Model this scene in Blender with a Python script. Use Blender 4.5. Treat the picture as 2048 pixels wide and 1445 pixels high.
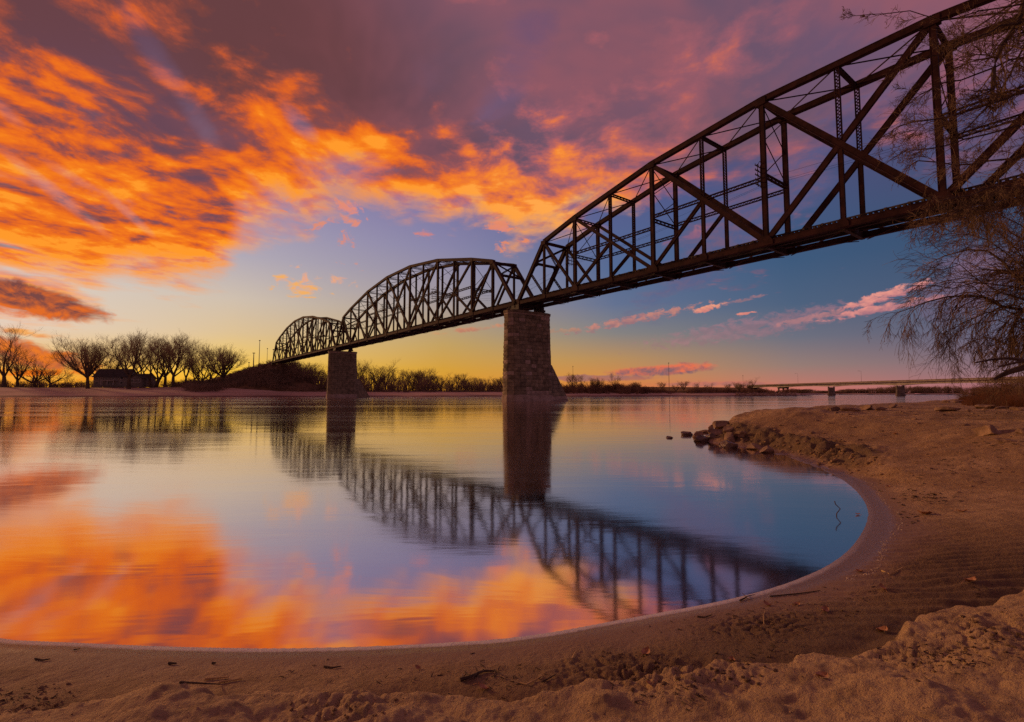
import bpy, math, random
import numpy as np
from mathutils import Vector, Matrix

for _o in list(bpy.data.objects): bpy.data.objects.remove(_o)
SC = bpy.context.scene
COL = SC.collection
R = math.radians

# ------------------------------------------------------------------ camera
FPX, PITCH, CAMH = 982.0, 0.0665, 1.6          # focal length in pixels of the 2048 px wide photo
cam_d = bpy.data.cameras.new('camera'); cam = bpy.data.objects.new('camera', cam_d); COL.objects.link(cam)
cam_d.sensor_width = 36.0; cam_d.lens = FPX / 2048 * 36.0
cam_d.clip_start = 0.05; cam_d.clip_end = 20000
cam.location = (0, 0, CAMH); cam.rotation_euler = (R(90) + PITCH, 0, 0)
SC.camera = cam

def ray(px, py):
    a, b = (px - 1024) / FPX, (722.5 - py) / FPX
    cp, sp = math.cos(PITCH), math.sin(PITCH)
    return a, cp - b * sp, sp + b * cp          # world x, y, z of the viewing ray
def ground(px, py, z=0.0):
    x, y, dz = ray(px, py); t = (z - CAMH) / dz
    return x * t, y * t
def at_y(px, py, Y):
    x, y, dz = ray(px, py); t = Y / y
    return x * t, Y, CAMH + dz * t
def azte(px, py):
    x, y, dz = ray(px, py)
    return math.degrees(math.atan2(x, y)), dz / math.hypot(x, y)

# ------------------------------------------------------------------ view transform
SC.view_settings.view_transform = 'Standard'; SC.view_settings.look = 'None'
SC.view_settings.exposure = 0.0; SC.view_settings.gamma = 1.0
SC.view_settings.use_curve_mapping = False
try:
    SC.cycles.max_bounces = 6; SC.cycles.transparent_max_bounces = 4
    SC.cycles.use_denoising = False
except Exception: pass

# ------------------------------------------------------------------ small node language
def lin(c):
    out = []
    for v in c[:3]:
        v = v / 255.0
        out.append(v / 12.92 if v <= 0.04045 else ((v + 0.055) / 1.055) ** 2.4)
    return tuple(out) + (1.0,)

class NT:
    """thin wrapper: every method adds one node and returns its output socket"""
    def __init__(s, tree): s.t = tree; s.n = tree.nodes; s.l = tree.links
    def put(s, sock, v):
        if v is None: return
        if isinstance(v, bpy.types.NodeSocket): s.l.new(v, sock)
        else:
            try: sock.default_value = v
            except Exception:
                sock.default_value = tuple(v) + (1.0,)
    def m(s, op, a, b=None, c=None, clamp=False):
        n = s.n.new('ShaderNodeMath'); n.operation = op; n.use_clamp = clamp
        s.put(n.inputs[0], a); s.put(n.inputs[1], b); s.put(n.inputs[2], c)
        return n.outputs[0]
    def add(s, a, b): return s.m('ADD', a, b)
    def sub(s, a, b): return s.m('SUBTRACT', a, b)
    def mul(s, a, b): return s.m('MULTIPLY', a, b)
    def div(s, a, b): return s.m('DIVIDE', a, b)
    def v(s, op, a, b=None):
        n = s.n.new('ShaderNodeVectorMath'); n.operation = op
        s.put(n.inputs[0], a); s.put(n.inputs[1], b)
        return n.outputs['Value'] if op in ('DOT_PRODUCT', 'LENGTH', 'DISTANCE') else n.outputs[0]
    def xyz(s, x, y, z):
        n = s.n.new('ShaderNodeCombineXYZ')
        for i, q in enumerate((x, y, z)): s.put(n.inputs[i], q)
        return n.outputs[0]
    def sep(s, a):
        n = s.n.new('ShaderNodeSeparateXYZ'); s.put(n.inputs[0], a); return n.outputs
    def ss(s, x, lo, hi, a=0.0, b=1.0, kind='SMOOTHSTEP'):
        n = s.n.new('ShaderNodeMapRange'); n.interpolation_type = kind; n.clamp = True
        for i, q in enumerate((x, lo, hi, a, b)): s.put(n.inputs[i], q)
        return n.outputs[0]
    def ls(s, x, lo, hi, a=0.0, b=1.0): return s.ss(x, lo, hi, a, b, 'LINEAR')
    def ramp(s, x, stops, interp='LINEAR'):
        n = s.n.new('ShaderNodeValToRGB'); cr = n.color_ramp; cr.interpolation = interp
        while len(cr.elements) > 1: cr.elements.remove(cr.elements[-1])
        for i, (p, c) in enumerate(stops):
            e = cr.elements[0] if i == 0 else cr.elements.new(p)
            e.position = p; e.color = c if len(c) == 4 else lin(c)
        s.put(n.inputs[0], x); return n.outputs[0]
    def curve(s, x, pts, lo, hi):
        """piecewise linear value over x in lo..hi"""
        t = s.ls(x, lo, hi)
        st = sorted(((p - lo) / (hi - lo), (q, q, q, 1.0)) for p, q in pts)
        return s.ramp(t, st)
    def mix(s, f, a, b, mode='MIX'):
        n = s.n.new('ShaderNodeMix'); n.data_type = 'RGBA'; n.blend_type = mode; n.clamp_factor = True
        s.put(n.inputs[0], f); s.put(n.inputs[6], a); s.put(n.inputs[7], b); return n.outputs[2]
    def noise(s, vec, scale, detail=4.0, rough=0.5, dist=0.0, lac=2.0, out=0):
        n = s.n.new('ShaderNodeTexNoise'); s.put(n.inputs['Vector'], vec)
        n.inputs['Scale'].default_value = scale; n.inputs['Detail'].default_value = detail
        n.inputs['Roughness'].default_value = rough; n.inputs['Distortion'].default_value = dist
        n.inputs['Lacunarity'].default_value = lac
        return n.outputs[out]
    def node(s, typ, **kw):
        n = s.n.new(typ)
        for k, q in kw.items(): setattr(n, k, q)
        return n

# ------------------------------------------------------------------ dusk sky with clouds
world = bpy.data.worlds.new('World'); world.use_nodes = True
W = NT(world.node_tree)
for n in list(W.n): W.n.remove(n)
tc = W.node('ShaderNodeTexCoord')
D = W.v('NORMALIZE', tc.outputs['Generated'])
dx, dy, dz0 = W.sep(D)
dz = W.m('MAXIMUM', dz0, 0.0)                 # below the horizon the horizon colour goes on
hor = W.m('SQRT', W.add(W.mul(dx, dx), W.mul(dy, dy)))
te = W.div(dz, W.m('MAXIMUM', hor, 0.02))     # tangent of elevation
az = W.mul(W.m('ARCTAN2', dx, dy), 180 / math.pi)

TEMAX = 1.0
def vramp(stops):
    return W.ramp(W.ls(te, 0, TEMAX), [(min(1.0, p / TEMAX), c) for p, c in stops])
STA = [
 (-115, [(0, (140, 90, 85)), (.1, (150, 110, 110)), (.3, (118, 92, 108)), (1, (92, 70, 90))]),
 (-46, [(0, (250, 150, 20)), (.035, (244, 172, 70)), (.07, (234, 198, 150)), (.10, (228, 207, 188)), (.17, (216, 204, 194)), (.26, (178, 168, 184)), (.5, (112, 98, 140)), (1, (94, 72, 102))]),
 (-30, [(0, (252, 180, 20)), (.04, (248, 196, 66)), (.075, (236, 198, 118)), (.11, (222, 194, 150)), (.17, (208, 192, 175)), (.25, (178, 170, 182)), (.35, (156, 146, 176)), (.6, (108, 92, 124)), (1, (94, 72, 102))]),
 (-8, [(0, (228, 150, 35)), (.05, (214, 160, 60)), (.10, (196, 162, 98)), (.15, (176, 156, 132)), (.2, (160, 150, 156)), (.3, (138, 134, 168)), (.4, (122, 116, 162)), (.7, (104, 88, 122)), (1, (92, 76, 110))]),
 (12, [(0, (222, 112, 60)), (.03, (210, 138, 72)), (.07, (184, 142, 92)), (.12, (134, 130, 128)), (.18, (100, 114, 145)), (.25, (84, 106, 146)), (.4, (86, 92, 140)), (.7, (92, 76, 114)), (1, (88, 72, 104))]),
 (30, [(0, (208, 112, 98)), (.02, (184, 120, 106)), (.05, (150, 124, 116)), (.1, (110, 112, 126)), (.16, (78, 98, 126)), (.24, (62, 90, 124)), (.35, (68, 84, 124)), (.6, (88, 72, 112)), (1, (84, 68, 100))]),
 (46, [(0, (176, 108, 114)), (.03, (142, 110, 120)), (.08, (102, 96, 120)), (.15, (76, 88, 115)), (.25, (58, 80, 112)), (.4, (80, 74, 108)), (.6, (90, 70, 98)), (1, (86, 66, 94))]),
 (115, [(0, (126, 92, 106)), (.1, (132, 98, 116)), (.3, (100, 84, 104)), (1, (86, 68, 90))]),
]
base = vramp(STA[0][1])
for (a0, _), (a1, st) in zip(STA[:-1], STA[1:]):
    base = W.mix(W.ls(az, a0, a1), base, vramp(st))

# planar cloud deck: perspective comes from projecting the view ray on a layer
den = W.add(dz, 0.06)
PX = W.div(dx, den); PY = W.div(dy, den)
sa = R(6.0)                                   # streaks run away from the viewer, a little to the right
PU = W.sub(W.mul(PX, math.cos(sa)), W.mul(PY, math.sin(sa)))
PV = W.add(W.mul(PX, math.sin(sa)), W.mul(PY, math.cos(sa)))
def cloudvec(du=0.0, dv=0.0, su=1.0, sv=1.0, off=0.0):
    return W.xyz(W.mul(W.add(PU, du), su), W.mul(W.add(PV, dv), sv), off)

def fbm(du, dv):
    big = W.noise(cloudvec(du, dv, 1.25, .70, 3.1), 1.0, 4.0, .55, .35)
    fine = W.noise(cloudvec(du, dv, 4.1, 3.9, 7.7), 1.0, 9.0, .60, .25)
    return W.add(W.mul(big, .63), W.mul(fine, .37))
d0 = fbm(0, 0)
d1 = fbm(-0.055, 0.085)                          # same field a step towards the glow
relief = W.mul(W.sub(d0, d1), 6.5)             # > 0 on the side that faces the glow

edge_px = [(-700, 560), (0, 590), (90, 588), (180, 592), (245, 525), (380, 556), (455, 516), (480, 440), (560, 400), (625, 415), (720, 385), (820, 422),
           (900, 425), (955, 405), (1010, 460), (1080, 446), (1150, 405), (1250, 400), (1330, 370), (1450, 385), (1560, 400), (1680, 345), (1800, 310), (1900, 290), (2048, 270)]
edge_pts = [azte(*p) for p in edge_px] + [(80.0, .42), (-100.0, .2)]
edge = W.curve(az, edge_pts, -120, 120)
T = W.sub(te, edge)                            # how far inside the deck
amp = W.curve(az, [(-120, .5), (-46, .55), (-20, .75), (0, 1.1), (20, 1.3), (46, 1.2), (120, 1.0)], -120, 120)
dens = W.add(W.div(T, .12), W.mul(W.mul(W.sub(d0, .5), 6.5), amp))
cover = W.ss(dens, -.50, .75)
thin = W.ss(d0, .34, .47, .68, 1.0)            # thin places let the sky through
cover = W.mul(cover, thin)
wob = W.noise(W.xyz(W.mul(az, .07), W.mul(te, 7.0), 9.0), 1.0, 6.0, .62, .6)
def ell(px, py, rx, ry, rot, k=2.6, soft=1.3):
    """soft mask about a sky position (pixel units for the radii, rot > 0 rises to the right)"""
    a0, t0 = azte(px, py); a1, _ = azte(px + 20, py); _, t1 = azte(px, py - 20)
    ka, kt = 20 / abs(a1 - a0), 20 / abs(t1 - t0)
    A = W.mul(W.sub(az, a0), ka); B = W.mul(W.sub(te, t0), kt); c, q = math.cos(R(rot)), math.sin(R(rot))
    U = W.mul(W.add(W.mul(A, c), W.mul(B, q)), 1 / rx); V = W.mul(W.sub(W.mul(B, c), W.mul(A, q)), 1 / ry)
    r2 = W.add(W.mul(U, U), W.mul(V, V))
    return W.ss(W.add(W.sub(1.0, r2), W.mul(W.sub(wob, .5), k)), -.15, soft)
for px, py, rx, ry, rot, k in ((1035, 120, 130, 42, 62, .9), (598, 243, 46, 16, -45, .9), (330, 140, 130, 22, -48, .55), (110, 385, 130, 13, -30, .85), (130, 345, 80, 10, -18, .7), (15, 228, 50, 14, -30, .8), (255, 425, 60, 9, -35, .6), (860, 150, 80, 40, 20, .3), (540, 395, 60, 12, -40, .7)):
    cover = W.mul(cover, W.sub(1.0, W.mul(ell(px, py, rx * 1.15, ry * 1.3, rot, 5.0, 1.9), k * .6)))

# how brightly the underside is lit
depth = W.ls(T, 0.0, W.curve(az, [(-120, .3), (-50, .62), (-34, .46), (-20, .30), (-5, .24), (3, .30), (14, .28), (25, .14), (120, .12)], -120, 120), 1.0, 0.0)
glow = W.curve(az, [(-120, .15), (-70, .6), (-46, 1.0), (-20, .95), (0, .92), (8, .75), (18, .42), (30, .22), (46, .12), (120, .05)], -120, 120)
lit = W.add(W.mul(W.mul(depth, glow), .80), W.mul(W.mul(relief, glow), .80))
lit = W.add(lit, W.mul(W.sub(d0, .5), -1.25))
lit = W.add(lit, W.mul(W.mul(W.ss(dens, 1.9, .1), glow), .26))
lit = W.sub(lit, .10)
lit = W.add(lit, W.mul(relief, W.curve(az, [(-120, .2), (-20, .16), (5, .34), (120, .34)], -120, 120)))
lit = W.add(lit, W.mul(W.ss(W.noise(cloudvec(0, 0, 2.0, 1.3, 41.0), 1.0, 6.0, .6, .3), .42, .68), W.curve(az, [(-120, .05), (-40, .12), (-5, .14), (3, .24), (40, .16), (120, .1)], -120, 120)))
lit = W.add(lit, .03)
for px, py, rx, ry, rot, k in ((310, 280, 260, 90, -38, -.13), (420, 400, 90, 45, -35, -.16), (760, 170, 330, 150, -38, -.34), (100, 50, 200, 70, -20, -.30), (980, 40, 220, 90, 0, -.15), (60, 240, 170, 62, -22, .22), (110, 440, 280, 110, -28, .30), (330, 470, 180, 50, -32, .34), (250, 340, 110, 22, -38, .25),
        (600, 320, 120, 40, -42, .34), (690, 390, 90, 34, -30, .22), (450, 190, 40, 110, 40, .16), (330, 60, 110, 26, -42, .16), (1010, 330, 190, 80, 12, .12), (1070, 440, 120, 50, 20, .30), (1200, 380, 80, 30, 30, .2), (1420, 260, 140, 30, 30, .10), (1180, 250, 280, 90, 24, .26), (1380, 150, 220, 60, 28, .20), (900, 260, 120, 60, -10, .18), (1560, 90, 120, 40, 25, .14), (1780, 275, 60, 20, 10, .12)):
    lit = W.add(lit, W.mul(ell(px, py, rx, ry, rot), k if k < 0 else k * .55))
warm = W.ramp(lit, [(0.0, (104, 64, 66)), (.18, (124, 68, 62)), (.32, (160, 78, 60)), (.46, (206, 92, 46)), (.62, (234, 108, 34)), (.82, (246, 126, 30)), (1.05, (255, 154, 44))])
pink = W.ramp(lit, [(0.0, (108, 82, 98)), (.10, (126, 86, 98)), (.24, (154, 92, 102)), (.40, (190, 102, 94)), (.55, (224, 118, 76)), (.75, (246, 138, 56)), (1.0, (255, 168, 78))])
side = W.ss(W.add(az, W.mul(W.sub(te, .3), 20.0)), -14, 10)
ccol = W.mix(side, warm, pink)
# broad purple / red variation through the deck
var = W.noise(cloudvec(0, 0, .5, .35, 20.0), 1.0, 3.0, .5)
ccol = W.mix(W.mul(W.ss(var, .38, .68), W.ls(lit, .5, .1, 0.0, .5)), ccol, lin((112, 88, 122)))
var2 = W.noise(cloudvec(0, 0, 1.0, .7, 33.0), 1.0, 5.0, .6, .4)
ccol = W.mix(W.mul(W.ss(var2, .46, .62), W.ls(lit, .45, .15, 0.0, W.curve(az, [(-120, .2), (-20, .25), (5, .6), (120, .6)], -120, 120))), ccol, lin((160, 92, 100)))
sky = W.mix(cover, base, ccol)

# low separate clouds: soft rotated ellipses broken up by stretched noise
LV = W.xyz(W.mul(az, 0.10), W.mul(te, 22.0), 0.0)
nl = W.noise(LV, 1.0, 6.0, .6, .4)
nl2 = W.noise(W.xyz(W.mul(az, .45), W.mul(te, 42.0), 4.0), 1.0, 5.0, .6, .6)
nl3 = W.noise(W.xyz(W.mul(az, 1.0), W.mul(te, 105.0), 6.0), 1.0, 6.0, .62, .5)
nl2s = W.noise(W.xyz(W.mul(az, .45), W.add(W.mul(te, 42.0), .35), 4.0), 1.0, 5.0, .6, .6)
rl2 = W.mul(W.sub(nl2s, nl2), 4.0)
def low(px, py, rx, ry, rot, top, bot, strength=1.0, k=3.0, bias=0.0, nz=None):
    """cloud about a pixel centre, rx/ry in pixels, rot in degrees (positive: rises to the right)"""
    global sky
    a0, t0 = azte(px, py)
    a1, _ = azte(px + rx, py); _, t1 = azte(px, py - ry)
    wa, wt = abs(a1 - a0), abs(t1 - t0)
    sh = math.tan(R(rot)) * (t1 - t0) / ry * rx / wa if wa else 0
    A = W.sub(az, a0); B = W.sub(W.sub(te, t0), W.mul(A, sh))
    A = W.div(A, wa); B = W.div(B, wt)
    r2 = W.add(W.mul(A, A), W.mul(B, B))
    f = W.add(W.sub(1.0 + bias, r2), W.mul(W.sub(nz or nl2, .5), k))
    mask = W.mul(W.ss(f, .15, 1.0), strength)
    sh2 = W.add(W.ls(B, -1, 1), rl2)
    c = W.mix(W.m('MULTIPLY', sh2, 1.0, clamp=True), lin(bot), lin(top))
    sky = W.mix(mask, sky, c)
low(60, 712, 190, 34, -14, (190, 96, 60), (240, 120, 20), .95, 3.0, .2)
low(60, 668, 60, 10, -6, (250, 170, 60), (235, 130, 30), .8, 3.0)
low(60, 602, 165, 34, -8, (122, 72, 68), (226, 108, 40), 1.0, 2.6, .4)
low(90, 745, 220, 10, 0, (250, 130, 20), (250, 110, 10), .8, 4.0)
low(600, 568, 75, 32, -6, (238, 165, 140), (245, 175, 90), .9, 6.0, -.4)
low(690, 565, 40, 20, -10, (238, 160, 140), (245, 170, 110), .8, 6.0, -.4)
low(630, 440, 90, 60, -30, (225, 130, 120), (238, 140, 90), .7, 7.5, -.75)
low(700, 425, 50, 34, -30, (235, 140, 120), (240, 140, 100), .8, 6.5, -.5)
low(850, 470, 26, 16, -10, (225, 130, 120), (230, 130, 100), .7, 6.0, -.5)
low(1010, 470, 60, 45, -20, (240, 140, 110), (240, 140, 90), .8, 6.5, -.4)
low(1510, 655, 330, 28, 6, (176, 122, 132), (150, 110, 120), .5, 3.2, .0, nl3)
low(1270, 640, 170, 11, 9, (205, 134, 118), (160, 112, 116), .85, 4.5, .05, nl3)
low(1480, 602, 60, 5, 10, (170, 120, 125), (150, 112, 120), .7, 5, 0, nl3)
low(1100, 663, 90, 5, 2, (190, 140, 110), (170, 130, 110), .6, 5, 0, nl3)
low(1640, 632, 130, 8, 8, (190, 128, 128), (165, 118, 124), .7, 4, 0, nl3)
low(1415, 617, 42, 7, 8, (245, 160, 128), (215, 130, 120), .9, 5, .0, nl3)
low(1490, 627, 22, 3, 4, (245, 150, 125), (215, 130, 120), .9, 5, .2, nl3)
low(1770, 592, 110, 12, 11, (240, 156, 140), (196, 124, 128), .9, 4, .2, nl3)
low(1760, 618, 150, 9, 6, (236, 150, 138), (176, 116, 126), .85, 4, .2, nl3)
low(1950, 560, 160, 90, 10, (150, 105, 125), (120, 95, 120), .5, 2.5, .1)
low(960, 657, 60, 7, 7, (215, 140, 100), (190, 120, 100), .8, 4.0, .0)
low(880, 668, 30, 5, 0, (220, 150, 100), (200, 130, 90), .6, 4.0, -.2)
low(1320, 741, 125, 12, 3, (228, 112, 80), (130, 96, 104), .95, 3.0, .35)
low(1190, 757, 140, 7, 0, (150, 104, 108), (170, 104, 96), .8, 2.5, .3)
low(1440, 768, 160, 6, 0, (205, 110, 96), (160, 104, 104), .6, 3.0, .1)
low(1500, 420, 330, 110, 28, (132, 92, 112), (96, 92, 132), .55, 3.2, .0, nl)
low(1380, 470, 60, 16, 15, (190, 110, 116), (150, 96, 120), .6, 5.0, -.2)

bg = W.node('ShaderNodeBackground'); bg.inputs['Strength'].default_value = 1.0
W.put(bg.inputs['Color'], sky)
wo = W.node('ShaderNodeOutputWorld'); W.l.new(bg.outputs[0], wo.inputs['Surface'])

SC.world = world

# ------------------------------------------------------------------ afterglow as one soft low sun
SUN_AZ, SUN_EL = -60.0, 14.0
sd = bpy.data.lights.new('sun', 'SUN'); sd.energy = 1.6; sd.angle = R(7); sd.color = (1.0, .52, .22)
so = bpy.data.objects.new('sun', sd); COL.objects.link(so)
_v = Vector((math.sin(R(SUN_AZ)) * math.cos(R(SUN_EL)), math.cos(R(SUN_AZ)) * math.cos(R(SUN_EL)), math.sin(R(SUN_EL))))
so.rotation_euler = _v.to_track_quat('Z', 'Y').to_euler()
# ------------------------------------------------------------------ helpers for meshes and objects
class MB:
    """collects vertices and faces; .build() makes ONE object"""
    def __init__(s): s.v = []; s.f = []
    def face_block(s, vs, fs):
        b = len(s.v); s.v.extend(vs); s.f.extend([tuple(b + i for i in f) for f in fs])
    def box(s, c, sz, rz=0.0):
        hx, hy, hz = sz[0] / 2, sz[1] / 2, sz[2] / 2; ca, sa_ = math.cos(rz), math.sin(rz)
        vs = [(c[0] + x * ca - y * sa_, c[1] + x * sa_ + y * ca, c[2] + z) for x in (-hx, hx) for y in (-hy, hy) for z in (-hz, hz)]
        s.face_block(vs, BOXF)
    def bar(s, a, b, w, d, ref=(0, 1, 0), off=0.0):
        """rectangular bar from a to b; d runs along ref, w across; off shifts across"""
        a = Vector(a); b = Vector(b); ax = (b - a)
        if ax.length < 1e-6: return
        ax.normalize(); r = Vector(ref); r = r - ax * r.dot(ax)
        if r.length < 1e-5: r = Vector((1, 0, 0)) - ax * ax.x
        r.normalize(); n = ax.cross(r)
        a = a + n * off; b = b + n * off
        vs = [tuple(p + n * (i * w / 2) + r * (j * d / 2)) for i in (-1, 1) for j in (-1, 1) for p in (a, b)]
        s.face_block(vs, BOXF)
    def tube(s, pts, rad, n=3):
        b0 = len(s.v); k = len(pts)
        for i, p in enumerate(pts):
            q0 = pts[i - 1] if i else p; q1 = pts[i + 1] if i < k - 1 else p
            tx, ty, tz = q1[0] - q0[0], q1[1] - q0[1], q1[2] - q0[2]
            L = math.sqrt(tx * tx + ty * ty + tz * tz) or 1.0; tx /= L; ty /= L; tz /= L
            if abs(tz) < .9: ux, uy, uz = ty, -tx, 0.0
            else: ux, uy, uz = 0.0, tz, -ty
            L = math.sqrt(ux * ux + uy * uy + uz * uz); ux /= L; uy /= L; uz /= L
            wx, wy, wz = ty * uz - tz * uy, tz * ux - tx * uz, tx * uy - ty * ux
            r = rad[i]
            for j in range(n):
                c, q = CS[n][j]
                s.v.append((p[0] + r * (ux * c + wx * q), p[1] + r * (uy * c + wy * q), p[2] + r * (uz * c + wz * q)))
        for i in range(k - 1):
            for j in range(n):
                a = b0 + i * n + j; a2 = b0 + i * n + (j + 1) % n
                s.f.append((a, a2, a2 + n, a + n))
        if n > 3:
            s.f.append(tuple(range(b0 + n - 1, b0 - 1, -1))); s.f.append(tuple(range(b0 + (k - 1) * n, b0 + k * n)))
    def mesh(s, name, mat, smooth=False):
        me = bpy.data.meshes.new(name); me.from_pydata(s.v, [], s.f); me.materials.append(mat)
        if smooth: me.polygons.foreach_set('use_smooth', [True] * len(me.polygons))
        me.update(); return me
    def build(s, name, mat, parent=None, smooth=False):
        return link(name, s.mesh(name, mat, smooth), parent)
BOXF = [(0, 1, 3, 2), (4, 6, 7, 5), (0, 4, 5, 1), (2, 3, 7, 6), (0, 2, 6, 4), (1, 5, 7, 3)]
CS = {n: [(math.cos(2 * math.pi * j / n), math.sin(2 * math.pi * j / n)) for j in range(n)] for n in (3, 4, 5, 6, 8, 10, 12)}

def link(name, me, parent=None, loc=None, rz=None, sc=None):
    o = bpy.data.objects.new(name, me); COL.objects.link(o)
    if parent: o.parent = parent
    if loc is not None: o.location = loc
    if rz is not None: o.rotation_euler = (0, 0, rz)
    if sc is not None: o.scale = (sc, sc, sc) if isinstance(sc, (int, float)) else sc
    return o
def tag(o, label=None, cat=None, group=None, kind=None):
    if label: o['label'] = label
    if cat: o['category'] = cat
    if group: o['group'] = group
    if kind: o['kind'] = kind
    return o
def thing(name, label, cat, loc=(0, 0, 0), rz=0.0, group=None):
    o = bpy.data.objects.new(name, None); COL.objects.link(o); o.empty_display_size = .1
    o.location = loc; o.rotation_euler = (0, 0, rz); return tag(o, label, cat, group)
def copy_thing(src, kids, label, loc, rz=None, sc=None, group=None):
    c = src.copy(); COL.objects.link(c); c.location = loc
    if rz is not None: c.rotation_euler = (0, 0, rz)
    if sc is not None: c.scale = (sc, sc, sc) if isinstance(sc, (int, float)) else sc
    c['label'] = label
    if group: c['group'] = group
    for k in kids:
        d = k.copy(); COL.objects.link(d); d.parent = c
    return c

# ------------------------------------------------------------------ materials
def new_mat(name):
    m = bpy.data.materials.new(name); m.use_nodes = True
    t = NT(m.node_tree)
    for n in list(t.n): t.n.remove(n)
    out = t.node('ShaderNodeOutputMaterial'); p = t.node('ShaderNodeBsdfPrincipled')
    t.l.new(p.outputs[0], out.inputs['Surface'])
    return m, t, p, out
def simple(name, c1, c2, scale=1.0, rough=.8, bump=0.0, bscale=20.0, spec=.3, detail=5.0, stretch=None):
    m, t, p, out = new_mat(name)
    g = t.node('ShaderNodeNewGeometry').outputs['Position'] if scale < 0 else t.node('ShaderNodeTexCoord').outputs['Object']
    if stretch: g = t.v('MULTIPLY', g, stretch)
    n = t.noise(g, abs(scale), detail, .6, .2)
    t.put(p.inputs['Base Color'], t.mix(t.ss(n, .33, .67), tuple(c1) + (1,), tuple(c2) + (1,)))
    p.inputs['Roughness'].default_value = rough; p.inputs['Specular IOR Level'].default_value = spec
    if bump:
        b = t.node('ShaderNodeBump'); b.inputs['Strength'].default_value = bump; b.inputs['Distance'].default_value = .05
        t.put(b.inputs['Height'], t.noise(g, bscale, 5.0, .6)); t.l.new(b.outputs[0], p.inputs['Normal'])
    return m
M = {}
M['steel'] = simple('rusty_steel', (.021, .0072, .0085), (.046, .0165, .0165), -.9, .75, .25, 9, .12)
M['steel_dark'] = simple('sooty_steel', (.022, .014, .012), (.045, .026, .021), -.9, .7, .25, 9, .3)
M['timber'] = simple('creosoted_timber', (.035, .024, .018), (.085, .06, .042), -2.0, .85)
M['stone'] = simple('weathered_granite', (.125, .098, .060), (.27, .21, .13), -.9, .85, .6, 4.0, .25, 8.0)
def _vary(m, amt):
    t = NT(m.node_tree); p = next(n for n in t.n if n.type == 'BSDF_PRINCIPLED'); src = p.inputs['Base Color'].links[0].from_socket
    oi = t.node('ShaderNodeObjectInfo'); k = t.ls(oi.outputs['Random'], 0, 1, 1 - amt, 1 + amt)
    t.put(p.inputs['Base Color'], t.mix(1.0, src, t.xyz(k, k, k), 'MULTIPLY'))
_vary(M['stone'], .22)
M['stone_pale'] = simple('pale_granite', (.27, .20, .145), (.42, .32, .24), -.8, .85, .6, 4.0, .25, 8.0)
M['mortar'] = simple('pier_mortar', (.12, .085, .06), (.20, .14, .10), -1.2, .95, .3, 8.0)
M['bark_far'] = simple('far_bark', (.08, .055, .036), (.14, .10, .06), -.4, .9)
M['twig_far'] = simple('far_twigs', (.28, .21, .10), (.42, .32, .16), -.25, .9)  # olive lightened so the colour carries the glow through backlit twigs
M['bark_near'] = simple('grey_bark', (.05, .034, .026), (.13, .09, .065), 3.0, .9, .8, 16, .2, 6.0, (1, 1, .35))
M['twig_near'] = simple('near_twigs', (.085, .052, .032), (.21, .135, .08), -.8, .85)
M['brush'] = simple('bare_brush', (.17, .11, .072), (.32, .21, .13), -.15, .95)
M['brush_red'] = simple('reddish_brush', (.15, .08, .05), (.28, .155, .09), -.12, .95)
M['grass_dry'] = simple('dry_grass', (.24, .12, .04), (.46, .26, .09), -.9, .9)
M['concrete'] = simple('road_bridge_concrete', (.26, .22, .21), (.38, .33, .31), -.25, .85)
M['concrete_dark'] = simple('pier_concrete', (.13, .10, .085), (.26, .20, .165), -.35, .9)
M['siding'] = simple('house_siding', (.20, .175, .145), (.26, .225, .19), -.3, .85)
M['trim'] = simple('house_trim', (.55, .50, .44), (.62, .57, .50), -.3, .7)
M['shingle'] = simple('roof_shingles', (.05, .043, .042), (.09, .075, .07), -.8, .9)
M['pane'] = simple('window_glass', (.02, .02, .025), (.03, .03, .035), -1, .12, 0, 1, .6)
M['galv'] = simple('galvanised_pole', (.12, .10, .10), (.17, .15, .14), -1, .5)
M['rock'] = simple('river_rock', (.16, .095, .060), (.38, .245, .155), 2.2, .8, .7, 9.0, .3, 8.0)
M['rock_wet'] = simple('wet_river_rock', (.06, .036, .026), (.17, .105, .07), 2.5, .35, .6, 9.0, .5, 8.0)
M['leaf'] = simple('dead_leaf', (.34, .15, .07), (.55, .30, .16), 30.0, .7)
M['reed'] = simple('pale_reed', (.42, .27, .11), (.58, .40, .18), 30.0, .7)
M['crumb'] = simple('pale_crumbs', (.40, .30, .22), (.60, .48, .38), 30.0, .8)
M['stick'] = simple('dark_stick', (.045, .028, .02), (.11, .07, .045), 30.0, .85)

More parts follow.
